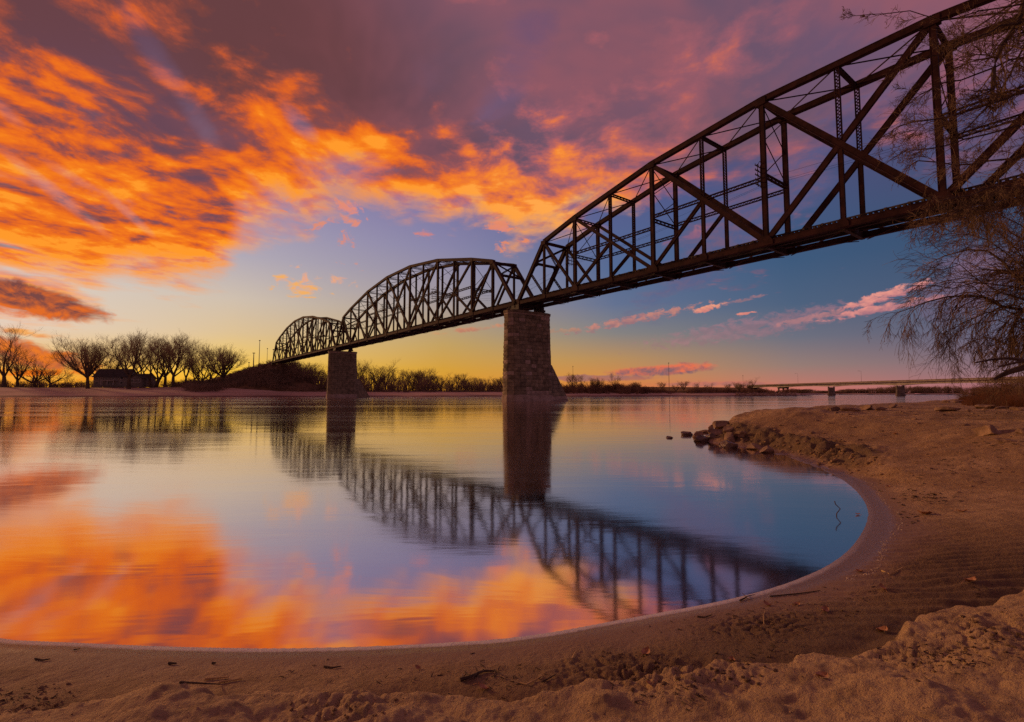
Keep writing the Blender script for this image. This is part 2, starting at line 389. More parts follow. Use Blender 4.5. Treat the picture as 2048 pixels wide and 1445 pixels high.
# sand: dry above, wet at the water's edge
def sand_mat():
    m, t, p, out = new_mat('river_sand')
    pos = t.node('ShaderNodeNewGeometry').outputs['Position']
    x, y, z = t.sep(pos)
    n1 = t.noise(pos, .9, 6, .6, .4); n2 = t.noise(pos, 6.0, 6, .65, .3); n3 = t.noise(pos, 70.0, 4, .7); n4 = t.noise(pos, .22, 4, .55, .5)
    dry = t.mix(t.ss(n1, .33, .66), (.375, .225, .108, 1), (.60, .395, .210, 1))
    dry = t.mix(t.ss(n2, .38, .66, 0, .55), dry, (0.230, 0.130, 0.064, 1))
    dry = t.mix(t.ss(n4, .44, .60, 0, .55), dry, (0.269, 0.156, 0.077, 1))
    dry = t.mix(t.ss(n3, .56, .74, 0, .5), dry, (0.128, 0.072, 0.041, 1))
    zz = t.add(z, t.mul(t.sub(n2, .5), .05))
    zz = t.add(zz, t.mul(t.sub(n1, .5), .09))
    wet = t.ss(zz, .02, .10, 1, 0)
    cr = t.node('ShaderNodeAttribute'); cr.attribute_name = 'crust'
    edge_ = t.add(cr.outputs['Fac'], t.mul(t.sub(n2, .5), .5))
    crust = t.ss(edge_, .35, .6)
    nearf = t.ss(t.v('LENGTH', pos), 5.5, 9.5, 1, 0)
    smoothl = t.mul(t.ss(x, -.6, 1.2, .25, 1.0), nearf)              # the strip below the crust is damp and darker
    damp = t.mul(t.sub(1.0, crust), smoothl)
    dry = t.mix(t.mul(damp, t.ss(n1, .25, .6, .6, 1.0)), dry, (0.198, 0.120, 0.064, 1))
    dry = t.mix(t.mul(crust, .6), dry, (0.620, 0.423, 0.230, 1))
    dry = t.mix(t.mul(t.mul(crust, t.ss(n2, .50, .62)), .6), dry, (0.307, 0.189, 0.100, 1))
    sc = t.node('ShaderNodeAttribute'); sc.attribute_name = 'scarp'
    dry = t.mix(t.mul(t.ss(t.add(sc.outputs['Fac'], t.mul(t.sub(n2, .5), 1.0)), .25, .75), .8), dry, (0.147, 0.094, 0.049, 1))
    base = t.mix(wet, dry, (0.243, 0.150, 0.096, 1))
    pale_rim = t.mul(t.ss(t.add(z, t.add(t.mul(t.sub(n3, .5), .0012), t.mul(t.sub(n2, .5), .0035))), .0014, .0040, 1, 0), t.ss(x, 1.2, 4.4, 1.0, .18))  # thin pale band along the waterline, weaker towards the right
    base = t.mix(t.mul(pale_rim, .9), base, (.80, .72, .68, 1))
    t.put(p.inputs['Base Color'], base)
    film = t.ss(t.add(z, t.mul(t.sub(n2, .5), .012)), .004, .03, 1, 0)
    t.put(p.inputs['Roughness'], t.add(t.mul(film, -.62), t.ls(wet, 0, 1, .92, .74)))
    p.inputs['Specular IOR Level'].default_value = .45
    b = t.node('ShaderNodeBump'); b.inputs['Distance'].default_value = .03
    t.put(b.inputs['Strength'], t.ls(wet, 0, 1, 1.0, .25))
    h = t.add(t.add(t.noise(pos, 24, 6, .7), t.mul(t.noise(pos, 130, 3, .7), .5)), t.mul(t.noise(pos, 6, 5, .6), 2.0))
    t.put(b.inputs['Height'], h); t.l.new(b.outputs[0], p.inputs['Normal'])
    return m
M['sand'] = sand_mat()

def far_ground_mat():
    m, t, p, out = new_mat('far_bank_ground')
    pos = t.node('ShaderNodeNewGeometry').outputs['Position']; x, y, z = t.sep(pos)
    n1 = t.noise(pos, .03, 6, .6, .4); n2 = t.noise(pos, .25, 5, .6); n5 = t.noise(t.v('MULTIPLY', pos, (.02, .02, 1.4)), 1.0, 4, .5)
    sand = t.mix(t.ss(n5, .35, .65), (.50, .32, .235, 1), (.64, .43, .32, 1))
    grass = t.mix(t.ss(n2, .35, .65), (.11, .065, .035, 1), (.20, .115, .055, 1))
    lvl = t.add(z, t.mul(t.sub(n1, .5), 1.6))
    top = t.node('ShaderNodeAttribute'); top.attribute_name = 'bank_top'
    f = t.ss(t.sub(lvl, top.outputs['Fac']), -.5, -.1)
    c = t.mix(f, sand, grass)
    t.put(p.inputs['Base Color'], t.mix(t.ss(lvl, .1, .9, 1, 0), c, (.17, .10, .075, 1)))
    p.inputs['Roughness'].default_value = .95; p.inputs['Specular IOR Level'].default_value = .1
    return m
M['far_ground'] = far_ground_mat()

def water_mat():
    m, t, p, out = new_mat('river_water')
    t.n.remove(p)
    pos = t.node('ShaderNodeNewGeometry').outputs['Position']; x, y, z = t.sep(pos)
    gl = t.node('ShaderNodeBsdfGlossy'); gl.inputs['Color'].default_value = (.99, .90, .86, 1)
    df = t.node('ShaderNodeBsdfDiffuse'); df.inputs['Color'].default_value = (.022, .017, .014, 1)
    fr = t.node('ShaderNodeFresnel'); fr.inputs['IOR'].default_value = 1.33
    # wind patches and current lines change how smooth the surface is
    streak = t.noise(t.xyz(t.mul(x, .018), t.mul(y, .11), 0.0), 1.0, 5, .6, .6)
    line = t.noise(t.xyz(t.mul(x, .008), t.mul(y, .16), 2.0), 1.0, 3, .5, .2)
    far = t.ls(y, 8, 120)
    rough = t.add(t.add(.052, t.mul(far, .02)), t.mul(t.ss(streak, .40, .68), .075))
    t.put(gl.inputs['Roughness'], rough)
    b = t.node('ShaderNodeBump'); b.inputs['Distance'].default_value = 1.0
    w1 = t.noise(t.xyz(t.mul(x, .30), t.mul(y, 1.0), 0.0), 1.0, 4, .55, .5)
    w2 = t.noise(t.xyz(t.mul(x, 1.6), t.mul(y, 4.2), 5.0), 1.0, 3, .5, .3)
    patch = t.ss(t.noise(t.xyz(t.mul(x, .03), t.mul(y, .05), 9.0), 1.0, 3, .5, .4), .40, .62)
    h = t.add(t.mul(w1, .030), t.mul(t.mul(w2, .0045), patch))
    h = t.mul(h, t.ls(y, 2, 40, .25, 1.0))
    t.put(b.inputs['Height'], h); b.inputs['Strength'].default_value = .35
    t.l.new(b.outputs[0], gl.inputs['Normal'])
    mx = t.node('ShaderNodeMixShader')
    t.put(mx.inputs[0], t.add(t.mul(fr.outputs[0], .22), .76))
    t.l.new(df.outputs[0], mx.inputs[1]); t.l.new(gl.outputs[0], mx.inputs[2])
    t.l.new(mx.outputs[0], out.inputs['Surface'])
    return m
M['water'] = water_mat()

# ------------------------------------------------------------------ numpy noise
def vnoise(x, y, seed=0):
    xi = np.floor(x).astype(np.int64); yi = np.floor(y).astype(np.int64)
    fx = x - xi; fy = y - yi; fx = fx * fx * fx * (fx * (fx * 6 - 15) + 10); fy = fy * fy * fy * (fy * (fy * 6 - 15) + 10)
    def hsh(a, b):
        h = (a * 374761393 + b * 668265263 + seed * 1274126177) & 0xFFFFFFFF
        h = ((h ^ (h >> 13)) * 1103515245) & 0xFFFFFFFF
        h = ((h ^ (h >> 16)) * 2246822519) & 0xFFFFFFFF
        return ((h ^ (h >> 15)) & 0xFFFFFF) / float(0xFFFFFF)
    a = hsh(xi, yi); b = hsh(xi + 1, yi); c = hsh(xi, yi + 1); d = hsh(xi + 1, yi + 1)
    return (a * (1 - fx) + b * fx) * (1 - fy) + (c * (1 - fx) + d * fx) * fy
def fbmn(x, y, f, o=4, seed=0, g=.5):
    s = 0; a = 1; t = 0
    ca, sa_ = .8, .6
    for i in range(o):
        s = s + a * (vnoise(x * f + 17.3 * i, y * f - 9.1 * i, seed + i) - .5); t += a; a *= g; f *= 2.03
        x, y = x * ca - y * sa_, x * sa_ + y * ca
    return s / t * 2
def sst(x, a, b):
    t = np.clip((x - a) / (b - a), 0, 1); return t * t * (3 - 2 * t)
def grid_mesh(name, X, Y, Z, mask, mat, attr=None):
    nr, nc = X.shape; idx = np.arange(nr * nc).reshape(nr, nc)
    q = np.stack([idx[:-1, :-1], idx[:-1, 1:], idx[1:, 1:], idx[1:, :-1]], -1).reshape(-1, 4)
    if mask is not None: q = q[mask[:-1, :-1].reshape(-1)]
    used = np.zeros(nr * nc, bool); used[q.ravel()] = True
    re = np.cumsum(used) - 1; co = np.stack([X.ravel(), Y.ravel(), Z.ravel()], -1)[used]; q = re[q]
    me = bpy.data.meshes.new(name); me.vertices.add(len(co)); me.vertices.foreach_set('co', co.astype(np.float32).ravel())
    me.loops.add(q.size); me.loops.foreach_set('vertex_index', q.astype(np.int32).ravel())
    me.polygons.add(len(q)); me.polygons.foreach_set('loop_start', np.arange(0, q.size, 4, dtype=np.int32))
    me.polygons.foreach_set('loop_total', np.full(len(q), 4, np.int32)); me.polygons.foreach_set('use_smooth', np.ones(len(q), bool))
    for an, av in (attr or []):
        a = me.attributes.new(an, 'FLOAT', 'POINT'); a.data.foreach_set('value', av.ravel()[used].astype(np.float32))
    me.materials.append(mat); me.update(calc_edges=True); me.validate(); return link(name, me)
# ================================================================== LAND AND WATER
BX, BY, TH = 1.2146, 103.618, .6454            # joint of the near and the middle span (near truss plane)
CHZ = 19.2345 + CAMH                            # bottom chord level
TW, GAP, PAN = 6.2145, .7601, 8.71              # truss spacing, gap over a pier, panel length
UX, UY = math.sin(TH), -math.cos(TH)            # along the bridge, towards the viewer's side
VX, VY = math.cos(TH), math.sin(TH)             # across the bridge, away from the viewer
def br(t, s): return BX + t * UX + s * VX, BY + t * UY + s * VY

wm = MB(); wm.face_block([(-4000, 1, 0), (4000, 1, 0), (4000, 7000, 0), (-4000, 7000, 0)], [(0, 1, 2, 3)])
tag(wm.build('water', M['water']), kind='structure')

# --- near shore: pixels of the water's edge, then the back of the point, then off to the right
edge_px_w = [(0, 1279), (120, 1284), (250, 1290), (400, 1295), (550, 1297), (700, 1294), (800, 1290), (920, 1284), (1024, 1276), (1120, 1262), (1200, 1247), (1300, 1229), (1400, 1211),
             (1480, 1194), (1550, 1175), (1605, 1155), (1650, 1135), (1690, 1108), (1715, 1080), (1732, 1050), (1737, 1025), (1728, 1002), (1708, 978), (1680, 957), (1640, 936), (1590, 918), (1540, 905), (1480, 894), (1430, 886), (1400, 880)]
near_edge = [ground(*p) for p in edge_px_w]
back = [(7.35, 18.9), (8.2, 20.6), (10.2, 22.2), (14, 24.0), (19, 27.5), (25, 32.5), (36, 44), (55, 62), (80, 88), (115, 124), (190, 200), (420, 440)]
left = [(-60, 28), (-30, 13.5), (-15, 7.4), (-8, 4.7), (-5, 3.75)]
SH = np.array(left + near_edge + back)
POLY = np.vstack([SH, [(900, -900), (-900, -900), (-900, 300)]])
def seg_dist(X, Y, P):
    D = np.full(X.shape, 1e9)
    for (ax, ay), (bx, by) in zip(P[:-1], P[1:]):
        ex, ey = bx - ax, by - ay; t = np.clip(((X - ax) * ex + (Y - ay) * ey) / (ex * ex + ey * ey), 0, 1)
        D = np.minimum(D, (X - ax - t * ex) ** 2 + (Y - ay - t * ey) ** 2)
    return np.sqrt(D)
def inside(X, Y, P):
    c = np.zeros(X.shape, bool); n = len(P)
    for i in range(n):
        ax, ay = P[i]; bx, by = P[(i + 1) % n]
        if ay == by: continue
        c ^= ((ay > Y) != (by > Y)) & (X < (bx - ax) * (Y - ay) / (by - ay) + ax)
    return c
def smooth_poly(P, it=2):
    for _ in range(it):
        Q = [P[0]]
        for a, b in zip(P[:-1], P[1:]): Q += [a * .75 + b * .25, a * .25 + b * .75]
        P = np.array(Q + [P[-1]])
    return P
SHS = smooth_poly(SH, 1)
IBAY = int(np.argmin(np.hypot(SHS[:, 0] - 7.35, SHS[:, 1] - 18.9))) + 1
POLYS = np.vstack([SHS, [(900, -900), (-900, -900), (-900, 300)]])
# edge of the higher crust of sand in front of the camera
shelf_px = [(-300, 1440), (90, 1436), (200, 1412), (280, 1398), (415, 1384), (450, 1404), (545, 1384), (595, 1397), (700, 1402), (765, 1384), (850, 1382), (925, 1382), (1024, 1396), (1144, 1382), (1169, 1366), (1389, 1352), (1404, 1334),
            (1464, 1328), (1564, 1333), (1579, 1321), (1674, 1311), (1744, 1296), (1774, 1276), (1824, 1246), (1844, 1233), (1964, 1218), (1990, 1204), (2048, 1192), (2200, 1170)]
SHELF = np.array([ground(p[0], p[1], .22) for p in shelf_px])
SHELF_POLY = np.vstack([SHELF, [(60, -60), (-60, -60)]])
crk = [ground(px, py, .25) + (r,) for px, py, r in ((40, 1405, .28), (120, 1385, .2), (680, 1430, .22), (1300, 1300, .12), (1340, 1350, .3), (1880, 1330, .35), (1990, 1280, .25), (1500, 1190, .4), (1250, 1290, .4))]
RIP = ground(1960, 1120, .35)

def voro(x, y, f, seed):
    x = x * f; y = y * f; xi = np.floor(x); yi = np.floor(y); best = np.full(x.shape, 9.0); sec = np.full(x.shape, 9.0)
    for ox in (-1, 0, 1):
        for oy in (-1, 0, 1):
            cx = xi + ox; cy = yi + oy
            a = vnoise(cx + .0, cy + .0, seed); b = vnoise(cx + .0, cy + .0, seed + 50)
            d = (cx + a - x) ** 2 + (cy + b - y) ** 2
            sec = np.where(d < best, best, np.minimum(sec, d)); best = np.minimum(best, d)
    return np.sqrt(sec) - np.sqrt(best)

def near_z(X, Y, detail=True):
    d = seg_dist(X, Y, SHS); ins = inside(X, Y, POLYS)
    if detail:
        d = d + 0.0
    sd_ = np.where(ins, d, -d)
    rimw = .06 + .16 * sst(X, 1.5, 4.0)
    g = np.where(sd_ < rimw, .05 * sd_, .05 * rimw + .16 * (sd_ - rimw))
    g = np.where(g > .62, .62 + (g - .62) * .25, g); g = np.minimum(g, 1.15)
    w = sst(Y + .25 * X, 8.2, 12.2)
    wob = fbmn(X, Y, .9, 4, 11)
    ds = sd_ + wob * .35 * w
    dbay = seg_dist(X, Y, SHS[:IBAY]) + wob * .35; dbk = seg_dist(X, Y, SHS[IBAY - 1:])
    ds = np.where(ins, dbay, -9)
    b = .30 * sst(ds, .25, .95) + .62 * sst(ds, .5, 4.2) + .10 * sst(ds, 4, 9)
    b = b + .42 * np.exp(-((X - 9.0) ** 2 / 3.2 + (Y - 17.4) ** 2 / 4))
    b = b * sst(dbk + .25 * wob, .05, 1.1)
    z = g * (1 - w) + b * w
    z = np.where(sd_ < 0, np.maximum(-1.5, .16 * sd_), z)
    land = sst(sd_, .12, .6)
    # undulations
    z = z + land * (.035 * fbmn(X, Y, .55, 4, 3) + .016 * fbmn(X, Y, 3.1, 4, 5))
    far_ = sst(np.hypot(X, Y), 14, 40)
    z = z + land * far_ * .12 * fbmn(X, Y, .25, 4, 8)
    # eroded scarp round the point
    wb = sst(Y, 9.2, 11.2) * (1 - sst(Y, 16.5, 18.5))
    band = np.exp(-((sd_ - .75) / .5) ** 2) * wb
    rid = 1 - np.abs(fbmn(X * .9 + Y * .5, Y - X * .4, 1.5, 4, 21)) * 2.2
    z = z + band * (.13 * rid + .10 * (sst(voro(X + .2 * wob, Y, 2.6, 31), .05, .4) - .6) + .10 * fbmn(X, Y, 3.5, 5, 33, .65))
    z = z + land * w * .05 * fbmn(X, Y, 2.0, 4, 41)
    # crust in the foreground
    nearw = 1 - sst(np.hypot(X, Y), 6.5, 9)
    ds2 = seg_dist(X, Y, SHELF); ins2 = inside(X, Y, SHELF_POLY)
    s2 = np.where(ins2, ds2, -ds2) + .05 * fbmn(X, Y, 5, 4, 61)
    st = sst(s2, -.015, .055)
    crust = st * nearw
    z = z + crust * (.085 + .085 * fbmn(X, Y, 1.1, 6, 63, .52) + .045 * np.abs(fbmn(X, Y * 1.7, 2.6, 5, 67, .55)))
    z = z - .03 * np.exp(-((s2 + .10) / .10) ** 2) * nearw * land
    # wind-cut ridges in the crust
    ang = R(24); rr = (X * math.sin(ang) + Y * math.cos(ang)) + .14 * fbmn(X, Y, 1.8, 3, 71)
    saw = (rr * 2.6) % 1.0
    z = z + crust * .030 * sst(saw, 0, .82) * (1 - sst(saw, .86, 1)) * sst(fbmn(X, Y, .9, 2, 73), -.15, .3)
    # trampled, broken patches
    for cx, cy, r in crk:
        m_ = np.exp(-(((X - cx) / r) ** 2 + ((Y - cy) / (r * .75)) ** 2) ** 1.3)
        z = z + m_ * .62 * (.030 * sst(voro(X + .05 * fbmn(X, Y, 9, 3, 85), Y * 1.5, 10, 81), .03, .28) - .020 + .040 * np.abs(fbmn(X, Y * 1.4, 9, 5, 83, .7))) * land
    # wind ripples at the right
    mr = np.exp(-(((X - RIP[0] - .4) / 1.5) ** 2 + ((Y - RIP[1] - .3) / 1.5) ** 2)) * (1 - st * .9)
    ph = (Y * 1.0 + X * .12 + .10 * fbmn(X, Y, 1.3, 3, 91)) * 2 * math.pi / .15
    z = z + mr * .018 * np.sin(ph) * (.6 + .8 * vnoise(X * 2, Y * 9, 95)) * land
    z = z + land * nearw * (.004 + .004 * crust) * fbmn(X, Y, 14, 4, 97, .6)
    global CRUST, SCARP
    CRUST = np.clip(crust, 0, 1); SCARP = np.clip(band * 1.2, 0, 1)
    return z, sd_
azs = np.radians(np.concatenate([np.arange(-180, -56, 4.0), np.arange(-56, 56, .135), np.arange(56, 181, 4.0)]))
rs = [.5]
while rs[-1] < 26: rs.append(rs[-1] * (1.02 if rs[-1] < 1.4 else 1.007 if rs[-1] < 3.6 or rs[-1] > 7.5 else 1.0042))
while rs[-1] < 620: rs.append(rs[-1] * 1.03)
RR, AA = np.meshgrid(np.array(rs), azs, indexing='ij'); GX, GY = RR * np.sin(AA), RR * np.cos(AA)
GZ, GD = near_z(GX, GY)
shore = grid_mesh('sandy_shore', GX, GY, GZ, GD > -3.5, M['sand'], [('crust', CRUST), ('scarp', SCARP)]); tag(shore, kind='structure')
def lut(x, y):
    r = np.hypot(x, y); a = np.arctan2(x, y); RS = np.array(rs)
    i = np.clip(np.searchsorted(RS, r) - 1, 0, len(rs) - 2); j = np.clip(np.searchsorted(azs, a) - 1, 0, len(azs) - 2)
    f = np.clip((r - RS[i]) / (RS[i + 1] - RS[i]), 0, 1); g = np.clip((a - azs[j]) / (azs[j + 1] - azs[j]), 0, 1)
    return (GZ[i, j] * (1 - f) + GZ[i + 1, j] * f) * (1 - g) + (GZ[i, j + 1] * (1 - f) + GZ[i + 1, j + 1] * f) * g
def nz(x, y):
    return float(lut(np.array([float(x)]), np.array([float(y)]))[0])
def nzs(P):
    P = np.array(P, float).reshape(-1, 1, 2); z, d = near_z(P[..., 0], P[..., 1]); return z.ravel(), d.ravel()
def hit(px, py):
    """where the pixel's ray meets the sand"""
    x, y, dz = ray(px, py)
    t = np.concatenate([np.arange(.8, 12, .02), np.arange(12, 60, .1), np.arange(60, 300, 1.0)])
    z = np.maximum(lut(x * t, y * t), 0.0)
    below = np.nonzero(CAMH + dz * t < z)[0]
    k = below[0] if len(below) else len(t) - 1
    return x * t[k], y * t[k], float(z[k])

# --- far bank
def lerpf(pts):
    xs, ys = zip(*pts); return lambda u: np.interp(u, xs, ys)
shoreY = lerpf([(-3000, 300), (0, 258), (300, 256), (520, 262), (700, 268), (1000, 290), (1145, 300), (1450, 322), (1560, 345), (1592, 372), (1640, 960), (1800, 1010), (2050, 1060), (3500, 1400)])
bankH = lerpf([(-3000, 6), (250, 5.4), (300, 5.4), (330, 5.9), (430, 5.7), (500, 4.6), (560, 3.3), (640, 3.0), (700, 3.0), (1000, 3.0), (1200, 2.5), (1592, 2.2), (1640, 2.5), (3500, 3)])
bankW = lerpf([(-3000, 45), (480, 42), (600, 26), (1000, 22), (1592, 16), (1640, 30), (3500, 30)])
E0 = br(-(2 * (14 * PAN) + 2 * GAP + 5), TW / 2)
def far_z(X, Y):
    u = np.where(Y > 1, X / np.maximum(Y, 1) * FPX + 1024, np.where(X > 0, 3500, -3000))
    ys = shoreY(u) + 6 * fbmn(X, Y, .02, 3, 201) * np.where(u < 1592, 1, 2); d = (Y - ys); bh = bankH(u); bw = bankW(u)
    z = np.where(d < 0, np.maximum(-2, d * .08), bh * np.clip(d / bw, 0, 1) ** .8)
    z = z + sst(d, 2, bw) * (.35 * fbmn(X, Y, .05, 4, 203)) + sst(d, bw, bw + 400) * 2.0
    # railway embankment behind the last span
    ex, ey = X - E0[0], Y - E0[1]; t = -(ex * UX + ey * UY); s = ex * VX + ey * VY
    dist = np.sqrt(s ** 2 + np.minimum(t, 0) ** 2)
    e = CHZ - 1.4 - np.maximum(0, dist - 3.5) / 1.75 + .8 * fbmn(X, Y, .08, 3, 207)
    z = np.where(d > -5, np.maximum(z, e), z)
    # road embankment behind the highway bridge
    t2 = Y - 612; dist = np.sqrt((X - 300) ** 2 + np.minimum(t2, 0) ** 2 * 2.0)
    e = 9.2 + np.clip(t2, 0, 500) * .016 - np.maximum(0, dist - 9) / 2.0
    z = np.maximum(z, np.where((e > .3) & (Y > 520), e, -9))
    return z, d, bh
azf = np.radians(np.concatenate([np.arange(-86, -52, 1.5), np.arange(-52, 52, .22), np.arange(52, 87, 1.5)]))
rf_ = [228.0]
while rf_[-1] < 520: rf_.append(rf_[-1] * 1.0085)
while rf_[-1] < 9000: rf_.append(rf_[-1] * 1.04)
RR, AA = np.meshgrid(np.array(rf_), azf, indexing='ij'); FX_, FY_ = RR * np.sin(AA), RR * np.cos(AA)
FZ, FD, FB = far_z(FX_, FY_)
fb = grid_mesh('far_bank', FX_, FY_, FZ, (FD > -25) | (FZ > 0), M['far_ground'], [('bank_top', FB)]); tag(fb, kind='structure')
def fz(x, y):
    z, _, _ = far_z(np.array([[float(x)]]), np.array([[float(y)]])); return float(z[0, 0])
# ================================================================== RAILWAY BRIDGE
HT = {1: 11.2076, 2: 13.5582, 4: 17.1608, 6: 19.0532}
def topz(k):
    k = min(k, 14 - k)
    if k <= 0: return 0.0
    return float(np.interp(k, [1, 2, 4, 6, 7], [HT[1], HT[2], HT[4], HT[6], HT[6]]))
def laced(mb, a, b, w, d, ref=(0, 1, 0), pitch=None, th=.07, bars=.07, faces=(-1, 1), double=False):
    a = Vector(a); b = Vector(b); ax = (b - a); L = ax.length; ax.normalize()
    r = Vector(ref); r = (r - ax * r.dot(ax)).normalized(); n = ax.cross(r)
    for sgn in (-1, 1): mb.bar(a, b, th, d, ref, sgn * (w / 2 - th / 2))
    cnt = max(2, int(round(L / (pitch or w * .9)))); st = L / cnt
    for f in faces:
        o = r * (f * (d / 2 - .015))
        for i in range(cnt):
            s0 = 1 if i % 2 else -1
            p = a + ax * (i * st) + n * (s0 * (w / 2 - th)) + o; q = a + ax * ((i + 1) * st) - n * (s0 * (w / 2 - th)) + o
            mb.bar(p, q, bars, .025, r)
            if double:
                p = a + ax * (i * st) - n * (s0 * (w / 2 - th)) + o; q = a + ax * ((i + 1) * st) + n * (s0 * (w / 2 - th)) + o
                mb.bar(p, q, bars, .02, r)
def batten(mb, a, b, w, d, ref=(0, 1, 0)):
    a = Vector(a); b = Vector(b); ax = (b - a); L = ax.length; ax.normalize()
    r = Vector(ref); r = (r - ax * r.dot(ax)).normalized()
    for sgn in (-1, 1): mb.bar(a, b, w * .36, d, ref, sgn * w * .32)
    cnt = max(2, int(L / 1.3))
    for i in range(cnt + 1):
        c = a + ax * (L * i / cnt); mb.bar(c - ax * .3, c + ax * .3, w * .5, d * .9, ref)
def riveted(mb, a, b, w, d, ref=(0, 1, 0)):
    """built-up box member: web box with projecting flange angles"""
    mb.bar(a, b, w * .86, d * .86, ref)
    for sgn in (-1, 1): mb.bar(a, b, w * .12, d, ref, sgn * w * .44)

span = thing('truss_span', 'nearest and largest brown camelback truss span, running out of the picture behind the bare tree', 'bridge span', (BX, BY, CHZ), TH - math.pi / 2, 'truss spans of the railway bridge')
SP = []
def part(name, mb, mat='steel'):
    o = mb.build(name, M[mat], span); SP.append(o); return o
def mem(name, fn, *a, mat='steel', **k):
    mb = MB(); fn(mb, *a, **k); return part(name, mb, mat)
def P(k, y, z): return (k * PAN, y, z)
seq = [0, 1, 2, 4, 6, 8, 10, 12, 13, 14]
for y in (0.0, TW):
    ins = .04 if y == 0 else -.04
    for k0, k1 in zip(seq[:-1], seq[1:]):
        a, b = P(k0, y, topz(k0)), P(k1, y, topz(k1))
        mem('end_post' if k0 == 0 or k1 == 14 else 'top_chord', riveted, a, b, .74, .66)
    for k0 in range(0, 14, 2):
        mem('bottom_chord', riveted, P(k0 + .004, y, 0), P(k0 + 1.996, y, 0), .72, .58)
    for k in (2, 4, 6, 8, 10, 12):
        mem('vertical_post', riveted, P(k, y, .36), P(k, y, topz(k) - .34), .60, .50, mat='steel')
    for k in (1, 13): mem('hanger', riveted, P(k, y, .36), P(k, y, topz(k) - .3), .44, .4)
    for a_, b_ in ((1, 2), (13, 12)): mem('diagonal', riveted, P(a_, y, topz(a_) - .2), P(b_, y, .3), .46, .44)
    for a_, b_ in ((2, 4), (4, 6), (6, 8), (8, 6), (10, 8), (12, 10)):
        mem('diagonal', riveted, P(a_, y, topz(a_) - .15), P(b_, y, .2), .50 if a_ in (2, 12) else .70, .46 if (a_, b_) != (8, 6) else .40)
    for k in (3, 5, 9, 11):
        o_ = k - 1 if k < 7 else k + 1
        zm = topz(o_) / 2
        mem('sub_post', laced, P(k, y, zm + .3), P(k, y, topz(k) - .35), .50, .42, (0, 1, 0), .42, .06, .06, (-1, 1), True)
        mem('hanger', riveted, P(k, y, .36), P(k, y, zm - .2), .48, .38)
        mem('sub_strut', batten, P(k, y, zm - .1), P(o_, y, .35), .52, .40)
    zm = HT[6] / 2
    mem('sub_post', laced, P(7, y, zm + .45), P(7, y, topz(7) - .35), .52, .42, (0, 1, 0), .42, .06, .06, (-1, 1), True)
    mem('hanger', riveted, P(7, y, .36), P(7, y, zm - .4), .50, .40)
    for k, e in ((.5, 1), (13.5, 13)):
        mem('sub_strut', laced, P(k, y, HT[1] / 2), P(e, y, .4), .40, .34)
    for k0, k1 in ((2, 4), (4, 6), (8, 10), (10, 12)):
        o_ = k0 if k0 < 7 else k1
        zz = topz(o_) / 2
        mem('longitudinal_strut', laced, P(k0, y, zz), P(k1, y, zz), .50, .40, (0, 1, 0), .5)
    # gusset plates at the joints
    for k in range(0, 15):
        g = MB(); w_, h_ = (.95, .62) if k % 2 == 0 else (.6, .45)
        for yy in (-.34, .34):
            pts = [(-w_, -.30), (w_, -.30), (w_, .2), (w_ * .5, h_ + .25), (-w_ * .5, h_ + .25), (-w_, .2)]
            vs = [(k * PAN + px_, y + yy + q, pz) for q in (-.015, .015) for px_, pz in pts]
            g.face_block(vs, [tuple(range(5, -1, -1)), tuple(range(6, 12))] + [(i, (i + 1) % 6, (i + 1) % 6 + 6, i + 6) for i in range(6)])
        part('gusset_plate', g)
    for k in (1, 2, 4, 6, 8, 10, 12, 13):
        g = MB()
        g.box((k * PAN, y, topz(k) - .28), (1.3, .72, .85)); part('gusset_plate', g)
    for k in (0, 14):
        g = MB(); g.box((k * PAN + (.35 if k == 0 else -.35), y, -.68), (1.1, .9, .62)); g.box((k * PAN + (.35 if k == 0 else -.35), y, -1.22), (1.6, 1.2, .46)); part('bearing', g, 'steel_dark')
# bracing between the two trusses
for k in range(1, 14):
    z = topz(k) - .25
    if k in (1, 13): mem('cross_strut', riveted, P(k, .35, z), P(k, TW - .35, z), .50, .5, (0, 0, 1))
    else: mem('cross_strut', laced, P(k, .3, z), P(k, TW - .3, z), .45, .42, (1, 0, 0), .42)
for k in range(1, 13):
    for sgn in (0, 1):
        y0, y1 = (.3, TW - .3) if sgn else (TW - .3, .3)
        mem('lateral_brace', MB.bar, P(k + .04, y0, topz(k) - .12 - .03 * sgn), P(k + .96, y1, topz(k + 1) - .12 - .03 * sgn), .11, .12, (0, 0, 1))
for k in (2, 4, 6, 8, 10, 12):
    z1 = topz(k) / 2; z0 = topz(k) - .8
    mem('cross_strut', laced, P(k, .3, z1 - .5), P(k, TW - .3, z1 - .5), .55, .40, (1, 0, 0), .5)
    n = 1 if k in (2, 12) else 2
    for j in range(n):
        a_, b_ = z1 - .2 + (z0 - z1) * j / n, z1 - .2 + (z0 - z1) * (j + 1) / n
        mem('sway_brace', MB.bar, P(k - .004, .3, a_), P(k - .004, TW - .3, b_), .10, .09, (1, 0, 0))
        mem('sway_brace', MB.bar, P(k + .012, TW - .3, a_), P(k + .012, .3, b_), .10, .09, (1, 0, 0))
